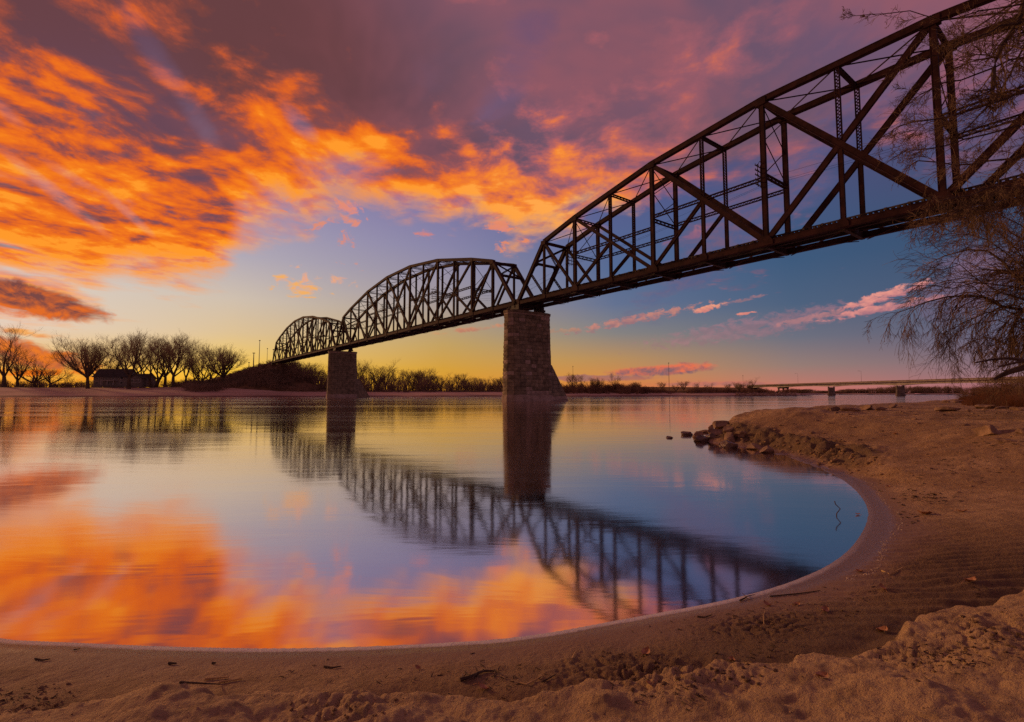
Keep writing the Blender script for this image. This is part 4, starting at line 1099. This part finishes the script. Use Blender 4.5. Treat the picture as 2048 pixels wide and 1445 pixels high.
for y in piers_y[:3]:
    g = MB(); zt = deck_z(y) - 1.5
    for (a_, b_, hw, hl) in ((-2.5, 1.6, 1.7, 4.0), (1.604, zt, 1.35, 3.4)):
        pl = [(hl * math.cos(q), y + hw * math.sin(q)) for q in np.linspace(0, 2 * math.pi, 13)[:-1]] if True else [(hl * math.cos(q) if abs(math.cos(q)) < .5 else math.copysign(hl - hw * (1 - abs(math.sin(q))) * 0 - (hw - hw * abs(math.cos(q)) if 0 else 0), math.cos(q)), y + hw * math.sin(q)) for q in np.linspace(0, 2 * math.pi, 13)[:-1]]
        prism(g, pl, pl, a_, b_)
    g.build('road_bridge_pier', M['concrete_dark'], rb)
    for xx in (-2.6, 2.6):
        g = MB(); g.box((xx, y, zt + .28), (1.0, .9, .56)); g.build('bearing', M['concrete'], rb)
y = 544.0
g = MB(); zt = deck_z(y) - 1.3; g.box((0, y, zt), (12, 1.6, 1.5)); g.build('bent_cap', M['concrete_dark'], rb)
for xx in (-5, 0, 5):
    g = MB(); g.box((xx, y, (zt - .8) / 2), (1.3, 1.3, zt + .6)); g.build('bent_column', M['concrete_dark'], rb)
g = MB(); g.box((0, 612.5, deck_z(612) - .2), (12.5, 1.2, 4.2)); g.build('abutment', M['concrete_dark'], rb)
# rip-rap slope under the road bridge end
rng = random.Random(9); mb = MB()
def rock_mesh(mb, c, s, rng, n=1, flat=.6):
    import bmesh
    bm = bmesh.new(); bmesh.ops.create_icosphere(bm, subdivisions=n, radius=1.0)
    off = Vector((rng.random() * 50, rng.random() * 50, rng.random() * 50))
    from mathutils import noise
    rz = rng.random() * 6.28; cr, sr = math.cos(rz), math.sin(rz); base = len(mb.v); idx = {}
    planes = [(Vector((rng.gauss(0, 1), rng.gauss(0, 1), rng.gauss(0, .8))).normalized(), rng.uniform(.42, .78)) for _ in range(11)]
    for i, v in enumerate(bm.verts):
        p = v.co.copy()
        for nn, dd in planes:
            k = p.dot(nn)
            if k > dd: p -= nn * (k - dd)
        p *= 1 + .16 * noise.noise(p * 1.6 + off) + .05 * noise.noise(p * 5 + off)
        x, y, z = p.x * s[0], p.y * s[1], p.z * s[2]; mb.v.append((c[0] + x * cr - y * sr, c[1] + x * sr + y * cr, c[2] + z)); idx[v] = base + i
    for f in bm.faces: mb.f.append(tuple(idx[v] for v in f.verts))
    bm.free()
for i in range(330):
    x = rng.uniform(285, 318) if i % 2 else rng.uniform(240, 300); u = rng.uniform(1470, 1592)
    Y = float(shoreY(u)) + rng.uniform(0, 18); X = (u - 1024) / FPX * Y
    s = rng.uniform(.5, 1.2); rock_mesh(mb, (X, Y, fz(X, Y) + .1), (s, s, s * .6), rng, 1)
tag(mb.build('riprap_stones', M['rock']), 'grey heap of small stones along the far tip below the road bridge', 'stones', None, 'stuff')

# lamp posts on the road bridge and lone poles
def pole(px, top_py, Y, zb, label, grp=None, r=.13, arm=False, name='lamp_post', cat='lamp post', x=None, bulge=None):
    gx = at_y(px, 760, Y)[0] if x is None else x
    zt = at_y(px, top_py, Y)[2]; o = thing(name, label, cat, (gx, Y, zb), 0, grp); h = zt - zb
    g = MB(); g.tube([(0, 0, -.3), (0, 0, h * .5), (0, 0, h)], [r, r * .8, r * .55], 6); g.build('pole', M['galv'], o)
    g = MB(); g.box((0, 0, .15), (r * 4, r * 4, .5)); g.build('base', M['galv'], o)
    if arm:
        g = MB(); g.tube([(0, 0, h - .1), (-1.2, 0, h + .3), (-2.2, 0, h + .35)], [r * .6] * 3, 4); g.build('arm', M['galv'], o)
        g = MB(); g.box((-2.5, 0, h + .3), (.8, .35, .18)); g.build('lamp_head', M['galv'], o)
    else:
        g = MB(); g.box((0, 0, h + .15), (r * 3.2, r * 3.2, .5)); g.build('cap', M['galv'], o)
    return o
for px, lab in ((1596, 'slim lamp post on the road bridge above its far column bent'), (1723, 'slim lamp post on the road bridge between its two river piers'), (1873, 'slim lamp post on the road bridge nearest to the bare tree')):
    Y = 306.2 * FPX / (px - 1024)
    pole(px, {1596: 748, 1723: 743, 1873: 738}[px], Y, deck_z(Y) + 2.06, lab, 'lamp posts on the road bridge', .10, True, x=306.0)
pole(1824, 752, 395.0, 1.0, 'thin mast', None, .05) if False else None
pole(1338, 727, 352, fz(*at_y(1338, 770, 352)[:2]), 'tallest thin mast on the right bank, crossing the purple cloud', None, .20, name='light_mast', cat='mast')
pole(1146, 734, 338, fz(*at_y(1146, 770, 338)[:2]), 'thin mast just right of the sloped nose of the tall pier', None, .16, name='light_mast', cat='mast')
pole(1486, 752, 360, fz(*at_y(1486, 770, 360)[:2]), 'short thin mast beside the bushy tree before the road bridge', None, .10, name='light_mast', cat='mast')
def on_emb(px):                                    # point of the embankment crest seen at px
    k = (px - 1024) / FPX; t = (E0[0] - k * E0[1]) / (UX - k * UY); return E0[0] - UX * t, E0[1] - UY * t
for px, top, r, lab in ((517, 682, .26, 'tallest thin mast on the railway embankment'), (506, 707, .42, 'stout dark pole left of the tallest mast on the embankment'), (533, 698, .16, 'faint thin pole right of the tallest mast on the embankment'), (497, 726, .3, 'short stub post low on the embankment crest'), (545, 700, .2, 'thin pole right beside the end of the farthest span')):
    x, y = on_emb(px); z0 = fz(x, y); pole(px, top, y, z0, lab, 'poles on the railway embankment', r, name='track_pole', cat='pole', x=x)
    
# ================================================================== NEAR BANK
# big bare tree at the right, its trunk just outside the picture
tr = thing('bare_tree', 'large bare tree at the right edge whose drooping limbs hang over the bank', 'tree', (20.5, 13.2, nz(20.5, 13.2)))
TB = Vector(tr.location)
def w3(px, py, Y): return Vector(at_y(px, py, Y))
limbs = []   # (points, r0, r1, droop, density)
def limb(pix, Y0, Y1, r0, r1, droop, den, root=None, rl=1.0):
    n = len(pix); pts = [w3(p[0], p[1], Y0 + (Y1 - Y0) * i / (n - 1)) for i, p in enumerate(pix)]
    if root is not None: pts = [Vector(root)] + pts
    limbs.append((pts, r0, r1, droop, den, rl))
tx, ty, tz = TB
T1 = (tx, ty, tz + 2.6); T2 = (tx - .2, ty, tz + 5.0); T3 = (tx - .1, ty + .1, tz + 7.6); T4 = (tx + .1, ty, tz + 10.5)
limb([(2048, 621), (2003, 613), (1967, 595), (1934, 592), (1895, 594), (1851, 605), (1831, 613), (1795, 626)], 14.0, 15.5, .15, .012, 1.0, 1.0, T1)
limb([(2048, 568), (2025, 549), (2006, 524), (1975, 502), (1934, 500), (1890, 512), (1872, 520)], 14.0, 16.0, .17, .012, .35, 1.1, T1)
limb([(2048, 577), (1989, 569), (1947, 566), (1906, 577), (1868, 572)], 13.0, 13.6, .08, .010, .5, 1.0, T1)
limb([(2048, 660), (1995, 640), (1950, 648), (1915, 665)], 13.5, 14.6, .06, .010, 1.0, 1.0, T1)
limb([(2048, 700), (2033, 713), (2028, 696), (2011, 688), (1989, 679), (1975, 677), (1962, 690)], 13.0, 13.8, .07, .014, .9, .8, T1, .6)
limb([(2048, 538), (2010, 505), (1975, 480), (1940, 470), (1905, 468)], 14.5, 15.2, .07, .010, .2, 1.2, T1)
limb([(2048, 480), (2000, 455), (1950, 440), (1905, 440), (1868, 452)], 14.8, 15.4, .06, .010, .3, 1.3, T1)
limb([(2048, 600), (2000, 585), (1955, 560), (1920, 530), (1885, 540)], 13.6, 14.6, .07, .010, .3, 1.2, T1)
limb([(2048, 520), (2015, 480), (1980, 450), (1945, 432)], 14.0, 14.6, .07, .010, .1, 1.2, T1)
limb([(2048, 640), (2010, 620), (1975, 625), (1940, 640), (1900, 660)], 14.2, 14.8, .06, .010, .8, 1.1, T1)
# upper limbs in front of the truss
limb([(2047, 0), (2040, 35), (2002, 93), (1988, 138), (1985, 180)], 11.5, 11.0, .12, .04, .2, 1.0, T4, .8)
limb([(2120, -60), (2060, 5), (1960, 22), (1880, 40), (1820, 22), (1770, 28), (1712, 32)], 11.2, 11.0, .06, .006, .05, .55, T4, .42)
limb([(2100, 40), (2000, 52), (1930, 88), (1880, 110), (1832, 118)], 11.2, 10.8, .075, .012, .15, .9, T4, .6)
limb([(2120, 90), (2020, 120), (1950, 150), (1890, 165), (1840, 190)], 11.4, 11.2, .075, .012, .2, .9, T3, .6)
limb([(2120, 170), (2030, 190), (1960, 215), (1890, 235), (1800, 252)], 11.2, 10.6, .075, .012, .1, .8, T3, .6)
limb([(2120, 240), (2040, 250), (1970, 270), (1900, 290), (1835, 300)], 11.5, 11.4, .075, .012, .2, .9, T3, .6)
limb([(2130, 300), (2050, 312), (1980, 322), (1910, 330), (1838, 322)], 11.3, 10.9, .075, .012, .2, 1.0, T2, .6)
limb([(2130, 390), (2060, 372), (2000, 372), (1940, 392), (1880, 402)], 10.9, 10.2, .075, .012, .6, 1.4, T2, .5)
limb([(2130, 430), (2060, 402), (2000, 395), (1950, 408), (1900, 430)], 10.7, 10.0, .075, .012, .7, 1.5, T2, .5)
limb([(2100, 330), (2060, 345), (2010, 370), (1975, 400)], 10.4, 10.0, .04, .006, .9, 1.5, T2, .5)
limb([(2120, 10), (2060, 70), (2020, 150), (1980, 210), (1930, 260)], 11.8, 11.5, .075, .012, .15, 1.0, T4, .6)
limb([(2100, 500), (2040, 450), (2000, 430), (1950, 425)], 12.0, 11.5, .05, .008, .6, 1.2, T2, .7)
bark = MB(); twig = MB(); NT_ = [0]
rng = random.Random(12)
def twigs(p, d, L, r, lvl, droop, den):
    ns = (6, 4, 3, 1)[lvl]
    pts = [p.copy()]; q = p.copy(); dd = d.copy(); st = L / ns
    for i in range(ns):
        dd = (dd + rv(rng, .13) + Vector((0, 0, -droop * (.30 if lvl < 2 else .2)))).normalized(); q = q + dd * st; pts.append(q.copy())
    re = max(r * .42, .0028); NT_[0] += 1
    twig.tube(pts, [r + (re - r) * i / ns for i in range(ns + 1)], 3)
    if lvl >= 2 + (rng.random() < .2): return
    n = int((8, 4, 3)[lvl] * den * rng.uniform(.7, 1.3) + .5)
    for j in range(n):
        f = rng.uniform(.12, 1.0); k = min(ns - 1, int(f * ns)); b = pts[k].lerp(pts[k + 1], f * ns - k); ax = (pts[k + 1] - pts[k]).normalized()
        per = ax.cross(rv(rng, 1)).normalized(); ang = rng.uniform(.35, .9)
        twigs(b, (ax * math.cos(ang) + per * math.sin(ang)).normalized(), L * rng.uniform(.35, .65), max(r * .6, .0042), lvl + 1, droop, den)
for pts, r0, r1, droop, den, rl in limbs:
    # smooth the guide line and add crookedness
    P2 = [pts[0]]
    for a_, b_ in zip(pts[:-1], pts[1:]):
        L = (b_ - a_).length; m_ = max(1, int(L / .35))
        for i in range(1, m_ + 1): P2.append(a_.lerp(b_, i / m_) + (rv(rng, .025) if i < m_ else Vector((0, 0, 0))))
    n = len(P2); rad = [r0 + (r1 - r0) * (i / (n - 1)) ** .8 for i in range(n)]
    bark.tube(P2, rad, 6)
    for i in range(2, n):
        f = i / (n - 1)
        u = P2[i].x / P2[i].y * FPX + 1024
        if u > 2260: continue
        c = (1.6 if f > .2 else 1.0) * den
        c *= (1.15 + .55 * float(sst(np.array(u), 1850, 1990))); k = int(c) + (1 if rng.random() < c % 1 else 0)
        for j in range(k):
            ax = (P2[i] - P2[i - 1]).normalized(); per = ax.cross(rv(rng, 1)).normalized(); ang = rng.uniform(.4, 1.1)
            d = (ax * math.cos(ang) + per * math.sin(ang)); d.z += -.25 * droop + (.25 if droop < .4 else 0); d.normalize()
            twigs(P2[i], d, rng.uniform(.7, 1.7) * rl * (1.15 - .45 * f) * (1.25 if droop > .7 else 1.1), max(.0075, min(.022, rad[i] * .5)), 0 if rng.random() < .8 else 1, droop, 1.0)
    twigs(P2[-1], (P2[-1] - P2[-2]).normalized(), .7 * rl, max(r1, .006), 0, droop, 1.0)
# broken dead limbs low at the right edge
for pix, Y, r0, r1 in (([(2110, 705), (2048, 735), (2019, 744), (2000, 752), (1986, 760)], 12.0, .12, .03), ([(2100, 730), (2048, 721), (2017, 717), (1981, 720), (1950, 726)], 11.8, .06, .018), ([(2048, 722), (2022, 728), (1996, 734)], 11.7, .035, .02), ([(2019, 743), (2004, 741)], 12.0, .022, .012)):
    P2 = [w3(p[0], p[1], Y + .0 * i) for i, p in enumerate(pix)]
    if pix[0][0] > 2090: P2 = [Vector(T1)] + P2
    n = len(P2); bark.tube(P2, [r0 + (r1 - r0) * i / (n - 1) for i in range(n)], 6)
bark.tube([(tx + .1, ty, tz - .6), (tx, ty, tz + .2), (tx, ty, tz + 2.6), (tx - .2, ty, tz + 5), (tx - .1, ty + .1, tz + 7.6), (tx + .1, ty, tz + 10.5), (tx + .3, ty, tz + 13)], [.62, .48, .40, .33, .27, .2, .12], 10)
def local(mb): mb.v = [(a - tx, b - ty, c - tz) for a, b, c in mb.v]
local(bark); local(twig)
bark.build('trunk', M['bark_near'], tr); o = twig.build('twigs', M['twig_near'], tr)
print('twigs', NT_[0], len(twig.f))

# ------------------------------------------------------------------ rocks
def rock(px, py, wpx, hpx, label, group=None, wet=False, seed=0, flat=None, depth=.8, zoff=0.0, name='rock'):
    """a stone whose visible foot is at pixel px,py"""
    rng = random.Random(seed * 31 + 7); x, y, z = hit(px, py)
    if z < .02 and wet: z = 0.0
    w = wpx / FPX * y / 2; h = hpx / FPX * y / 2
    mb = MB(); rock_mesh(mb, (0, 0, 0), (w * 1.3, w * depth * 1.2, h * 1.5), rng, 3)
    o = mb.build(name, M['rock_wet' if wet else 'rock'], None, False); o.location = (x, y + w * depth * .6, z + h * .55 + zoff)
    return tag(o, label, 'rock', group)
rg1 = 'rocks at the tip of the sandy point'
for i, (px, py, w, h, wet, lab) in enumerate((
    (1341, 877, 20, 5, True, 'flat dark rock awash in the river, farthest out from the point'),
    (1374, 871, 22, 8, True, 'low greenish rock in the water left of the rock heap'),
    (1400, 875, 34, 14, False, 'rounded brown rock at the left end of the heap on the point'),
    (1402, 884, 38, 13, True, 'wet low rock lying in front of the left end of the heap'),
    (1424, 880, 20, 10, True, 'small wet rock between the two lowest rocks of the heap'),
    (1424, 860, 14, 12, False, 'small upright rock on the far edge of the heap'),
    (1445, 857, 30, 16, False, 'largest peaked rock on top of the heap at the point'),
    (1437, 870, 34, 14, False, 'slab-like rock below the peaked rock of the heap'),
    (1462, 866, 26, 12, False, 'dark rock just right of the peaked rock'),
    (1464, 884, 38, 18, False, 'rounded pale rock at the right end of the heap'),
    (1461, 897, 38, 17, True, 'brown rock standing in the water in front of the heap'),
    (1486, 878, 26, 12, False, 'dark flat rock tucked under the sand right of the heap'),
    (1446, 893, 18, 7, True, 'small dark rock in the water by the front rock'),
    (1511, 899, 34, 15, False, 'golden brown rock at the water edge right of the heap'),
    (1541, 907, 38, 15, False, 'pinkish brown rock at the water edge, last before the bare sand'),
    (1414, 866, 22, 9, False, 'small brown rock wedged behind the left rocks of the heap'))):
    rock(px, py, w, h, lab, rg1, wet, i)
for i, (px, py, w, h, lab) in enumerate((
    (1668, 823, 34, 9, 'flat slab at the left end of the stone row behind the sandy point'),
    (1703, 823, 36, 8, 'second flat slab of the stone row on the far side of the point'),
    (1736, 820, 42, 12, 'largest slab in the middle of the stone row on the point'),
    (1765, 822, 24, 9, 'small block between the larger slabs of the stone row'),
    (1790, 816, 36, 9, 'thin slab at the right end of the stone row on the point'))):
    rock(px, py, w, h, lab, 'slabs in a row on the far side of the point', False, 40 + i, depth=.5)
for i, (px, py, w, h, lab) in enumerate((
    (1985, 868, 48, 20, 'large pale sandy boulder half buried at the right on the bank'),
    (2016, 885, 28, 7, 'low golden rock on the sand below the pale boulder'),
    (2046, 868, 20, 12, 'pale rock cut off by the right edge beside the boulder'),
    (1902, 822, 34, 10, 'reddish rock lying alone on the upper bank'),
    (1980, 818, 40, 8, 'long flat pinkish slab on the upper bank'),
    (2012, 818, 30, 6, 'thin pale slab right of the long pinkish slab'),
    (1981, 809, 16, 11, 'square pale block below the golden grass'),
    (1968, 808, 20, 7, 'low pale rock beside the square block'),
    (2040, 822, 24, 8, 'low rock on the upper bank by the right edge'),
    (1920, 806, 18, 7, 'small brown rock at the foot of the golden grass'),
    (1893, 806, 14, 5, 'small rock near the water where the bank meets the river'),
    (1936, 852, 14, 5, 'small pinkish rock on the sand left of the pale boulder'))):
    rock(px, py, w, h, lab, 'scattered rocks on the right bank', False, 60 + i, depth=.7)
mb = MB(); rng = random.Random(3)
for i in range(170):
    px = rng.uniform(1560, 2048); py = rng.uniform(800, 1000) if i % 3 else rng.uniform(800, 835); x, y, z = hit(px, py)
    if z < .08: continue
    s = rng.uniform(.012, .05) * (1 if y < 12 else 2.2); rock_mesh(mb, (x, y, z), (s, s * .8, s * .55), rng, 1)
for i in range(260):
    px = rng.uniform(0, 2048); py = rng.uniform(1180, 1440); x, y, z = hit(px, py)
    if z < .03: continue
    s = rng.uniform(.002, .009); rock_mesh(mb, (x, y, z), (s, s * .8, s * .6), rng, 1)
tag(mb.build('pebbles', M['rock']), 'small pebbles and clods scattered over the sand', 'pebbles', None, 'stuff')

# broken clods of damp sand lying in the trampled hollows
mb = MB(); rng = random.Random(44)
for cx, cy, n, sx, sy, s0 in ((50, 1402, 26, 55, 16, .013), (120, 1385, 12, 30, 10, .010), (1290, 1320, 30, 60, 12, .010), (1420, 1350, 46, 70, 14, .013), (1870, 1330, 36, 70, 24, .011), (1980, 1280, 40, 40, 20, .014), (680, 1430, 30, 80, 12, .010), (1560, 890, 60, 60, 14, .05), (1640, 915, 70, 50, 14, .05), (1700, 950, 40, 30, 14, .035), (1560, 1230, 26, 80, 14, .012)):
    for i in range(n):
        x, y, z = hit(cx + rng.gauss(0, sx), cy + rng.gauss(0, sy))
        if z < .03: continue
        s = s0 * rng.uniform(.4, 1.5); rock_mesh(mb, (x, y, z + s * .15), (s, s * .8, s * .55), rng, 2 if s > .014 else 1)
tag(mb.build('sand_clods', M['sand']), 'broken clods of damp sand lying in the trampled hollows', 'clods', None, 'stuff')

# ------------------------------------------------------------------ dry grass and shrubs on the right bank
mb = MB(); rng = random.Random(21); cl = []
for i in range(900):
    px = rng.uniform(1900, 2110); Y = rng.uniform(22, 60); x = (px - 1024) / FPX * Y
    lim = 1918 + max(0, 34 - Y) * 2.0
    if px < lim: continue
    cl.append((x, Y))
zs, ds = nzs(cl)
for (x, y), z, d in zip(cl, zs, ds):
    if d < .8: continue
    px = x / y * FPX + 1024
    H = rng.uniform(.25, .62) * (.35 + 1.2 * min(1, max(0, (px - 1915) / 90)))
    for j in range(34):
        a_ = rng.random() * 6.28; q = rng.random() * .35; bx_, by_ = x + math.cos(a_) * q, y + math.sin(a_) * q; h = H * rng.uniform(.5, 1.2)
        ln = rng.gauss(0, .25) * h; w = .008 + .006 * rng.random(); ca = math.cos(a_) * w
        mb.face_block([(bx_ - w, by_, z - .03), (bx_ + w, by_, z - .03), (bx_ + ln * .4 + w * .6, by_ + .01, z + h * .6), (bx_ + ln * .4 - w * .6, by_ + .01, z + h * .6), (bx_ + ln, by_ + ln * .5, z + h)], [(0, 1, 2, 3), (3, 2, 4)])
tag(mb.build('grass', M['grass_dry']), 'dry golden grass on the right bank under the bare tree', 'grass', None, 'stuff')
for i, (px, Y, r, h, lab, mt) in enumerate(((2040, 30, 1.3, 1.75, 'tall reddish dry shrub at the right edge behind the grass', 'brush_red'), (2000, 34, 1.5, 1.6, 'wide reddish shrub in the dry grass left of the edge shrub', 'brush_red'),
        (1968, 38, 1.3, 1.2, 'lower reddish shrub in the middle of the dry grass', 'brush_red'), (1938, 44, 1.0, .9, 'small brown shrub at the left end of the dry grass', 'brush'), (2068, 26, 1.1, 1.6, 'brown shrub just behind the low dead limbs', 'brush'))):
    x = (px - 1024) / FPX * Y; z = nz(x, Y); b = MB()
    sp = [(0, 0, 0, r, h)]; o = brush('shrub', sp, 260, M[mt], 90 + i, lab, 'shrub', None, r0=.008, smin=.3); o['kind'] = 'thing'; o.location = (x, Y, z)

# ------------------------------------------------------------------ driftwood, reeds and leaves on the sand
def stick(pix, r, label, mat='stick', name='stick', lift=.004, cat='stick', grp=None, fork=None):
    pts = []
    for p in pix:
        x, y, z = hit(*p); pts.append(Vector((x, y, z + lift + r * .5)))
    c = pts[0].copy(); mb = MB(); n = len(pts)
    mb.tube([p - c for p in pts], [r * (1 - .5 * i / (n - 1)) for i in range(n)], 5)
    if fork:
        for f in fork:
            q = []
            for p in f: x, y, z = hit(*p); q.append(Vector((x, y, z + lift + .01)) - c)
            mb.tube(q, [r * .6, r * .3] if len(q) == 2 else [r * .6] + [r * .4] * (len(q) - 2) + [r * .2], 4)
    o = mb.build(name, M[mat]); o.location = c; return tag(o, label, cat, grp)
stick([(920, 1366), (940, 1360), (958, 1352), (970, 1346), (988, 1346)], .010, 'dark forked driftwood twig lying in the shaded sand, bottom centre', fork=[[(940, 1360), (930, 1352)], [(955, 1354), (945, 1366), (930, 1370)], [(988, 1346), (1000, 1352)]])
stick([(1040, 1370), (1053, 1373), (1068, 1366), (1084, 1358)], .0045, 'pale bent reed stalk on the dark sand right of the driftwood twig', 'reed', 'reed_stalk', cat='reed')
stick([(1084, 1368), (1112, 1356)], .005, 'short dark stick beside the pale bent reed')
stick([(410, 1363), (458, 1357)], .006, 'long thin straw-coloured stick on the sand left of centre', 'reed')
stick([(438, 1368), (485, 1361)], .006, 'second straw-coloured stick just below the first one', 'reed')
stick([(337, 1331), (353, 1330)], .008, 'short dark stub of wood on the smooth sand at left')
stick([(424, 1330), (432, 1331)], .007, 'tiny dark chip of wood right of the short stub')
stick([(70, 1321), (85, 1324), (100, 1323)], .006, 'dark twig on the smooth sand near the left edge')
stick([(147, 1302), (160, 1301)], .004, 'small dark twig close to the water line at left')
stick([(360, 1369), (440, 1372)], .005, 'very long thin root half buried left of centre')
stick([(648, 1338), (665, 1339), (682, 1336)], .006, 'brown twig on the sand below the bright water line')
stick([(1144, 1322), (1150, 1309), (1158, 1303)], .004, 'thin upright-leaning stalk on the dark sand right of centre', 'reed', 'reed_stalk', cat='reed')
stick([(1528, 1252), (1527, 1238), (1530, 1225)], .003, 'thin pale stalk standing in the sand right of centre', 'reed', 'reed_stalk', cat='reed')
stick([(1764, 1144), (1780, 1152), (1795, 1146), (1806, 1139)], .008, 'forked pale twig on the sand near the bend of the bay', 'reed', fork=[[(1780, 1152), (1770, 1158)]])
stick([(1395, 1237), (1410, 1238), (1424, 1232)], .006, 'dark twig on the sand beside the water line, right of centre')
stick([(1480, 1204), (1492, 1198), (1500, 1202)], .007, 'tangled reddish twig at the water line where the bay curves', fork=[[(1492, 1198), (1484, 1190)], [(1492, 1198), (1510, 1194)]])
stick([(1540, 1196), (1600, 1190), (1640, 1184)], .006, 'long dark root lying along the shore of the bay')
# litter: dark scraps washed into hollows, pale crumbs along the rim of the bay
mb = MB(); rng = random.Random(8)
for cx, cy, n, sx, sy in ((1855, 998, 70, 30, 7), (1820, 1040, 20, 14, 6), (1780, 990, 24, 40, 20), (1560, 1240, 40, 60, 16), (1530, 1300, 50, 40, 14), (1000, 1360, 60, 60, 16), (1880, 1320, 60, 60, 16), (1700, 880, 60, 60, 20), (1900, 935, 50, 50, 14), (60, 1400, 60, 60, 14), (1420, 1250, 60, 90, 12), (700, 1350, 30, 120, 14), (1950, 1180, 20, 40, 20), (1690, 1200, 50, 70, 24), (1980, 900, 60, 50, 20), (1330, 1390, 50, 70, 14)):
    for i in range(n):
        x, y, z = hit(cx + rng.gauss(0, sx), cy + rng.gauss(0, sy))
        if z < .02: continue
        L = rng.uniform(.006, .03) * (1 if y < 5 else 1.6 + y * .12); a_ = rng.random() * 6.28
        mb.tube([(x, y, z + .003), (x + math.cos(a_) * L, y + math.sin(a_) * L, z + rng.uniform(.002, .010))], [L * .12, L * .07], 3)
tag(mb.build('litter', M['stick']), 'scraps of bark and twig washed into hollows of the sand', 'litter', None, 'stuff')
mb = MB(); P_ = SHS[[i for i, p in enumerate(SHS) if 4.3 < p[1] < 11 and p[0] > 2.6]]
for i in range(420):
    k = rng.randrange(len(P_) - 1); a_ = P_[k] * (1 - (f_ := rng.random())) + P_[k + 1] * f_; t_ = P_[k + 1] - P_[k]; t_ /= np.hypot(*t_); o_ = .30 + rng.gauss(0, .015) + .05 * math.sin(k)
    x, y = a_[0] + t_[1] * o_ * (1 if True else -1), a_[1] - t_[0] * o_; z = nz(x, y); s = rng.uniform(.002, .007) * (1 + y * .1)
    if z < 0: continue
    rock_mesh(mb, (x, y, z + s * .2), (s * 1.6, s, s * .5), rng, 1)
tag(mb.build('wrack_line', M['crumb']), 'thin line of pale crumbs along the wet rim of the bay', 'wrack', None, 'stuff')
# weed stalk standing out of the water in the bay
x0, y0 = ground(1672, 1032, 0); mb = MB(); mb.tube([(0, 0, -.12), (.01, 0, .03), (.06, 0, .09), (.0, 0, .15), (-.01, 0, .19)], [.006] * 5, 5); o = mb.build('weed_stalk', M['stick']); o.location = (x0, y0, 0); tag(o, 'thin crooked stalk standing in the still water of the bay', 'stalk')
def leaf(px, py, s, label, mat='leaf', seed=0, onwater=False, dark=False):
    rng = random.Random(seed + 500); x, y, z = hit(px, py) if not onwater else ground(px, py, 0) + (0.0,)
    mb = MB(); n = 6; L = s; vs = []; 
    for i in range(n + 1):
        t = i / n; w = math.sin(math.pi * min(1, t * 1.02 + .02)) ** .8 * s * .36 * (1 + rng.uniform(-.15, .15)); u = (t - .5) * L; c = .35 * s * (4 * (t - .5) ** 2) * rng.uniform(.6, 1.1)
        vs += [(u, -w, c + .30 * w + rng.uniform(0, .04) * s), (u, 0, c * .6), (u, w, c + .45 * w + rng.uniform(0, .05) * s)]
    fs = []
    for i in range(n):
        a = i * 3; fs += [(a, a + 3, a + 4, a + 1), (a + 1, a + 4, a + 5, a + 2)]
    mb.face_block(vs, fs); mb.tube([(-L * .5, 0, .2 * s), (-L * .75, .03 * s, .12 * s), (-L * .95, .0, .0)], [s * .02] * 3, 4)
    o = mb.build('leaf', M[mat], None, True); o.location = (x, y, z + .004); o.rotation_euler = (rng.uniform(-.3, .3), rng.uniform(-.25, .25), rng.random() * 6.28); return tag(o, label, 'leaf', 'dead leaves on the sand')
for i, (px, py, s, lab) in enumerate(((836, 1339, .035, 'pale pinkish leaf on the sand just left of the driftwood twig'), (966, 1383, .06, 'pink crumpled leaf at the foot of the driftwood twig'), (1292, 1308, .07, 'curled reddish leaf on the dark sand right of the reeds'),
        (1765, 1181, .075, 'pale orange leaf with a dark shadow on the sand by the bay'), (1650, 1224, .07, 'reddish crumpled leaf between two twigs on the sand'), (1534, 1213, .06, 'small pinkish leaf next to the water line, right of centre'), (1720, 1146, .07, 'pale leaf on the wet rim of the bay'),
        (1943, 1165, .10, 'long pale leaf on the rippled sand at the right'), (1463, 1325, .05, 'tiny pale leaf on the edge of the crust'), (1595, 1212, .05, 'narrow straw-coloured leaf lying by the root'), (1764, 1265, .08, 'thin grey leaf on the sand below the ripples'),
        (1642, 1358, .07, 'pointed dark-red leaf standing up in the foreground crust'), (1777, 975, .07, 'small bright leaf on the slope above the bay'), (1850, 1030, .16, 'brown leaf in a hollow of the right slope'), (1925, 1025, .10, 'flat pinkish leaf on the right slope'),
        (1300, 1378, .04, 'small clump of leaf on the crust at bottom centre'), (1095, 1238, .02, 'speck of leaf'), (1790, 870, .12, 'small pink leaf high on the sand bank'))):
    if lab.startswith('speck'): continue
    leaf(px, py, s, lab, seed=i)
leaf(1715, 1030, .06, 'orange leaf floating at the right edge of the bay', seed=77, onwater=True)
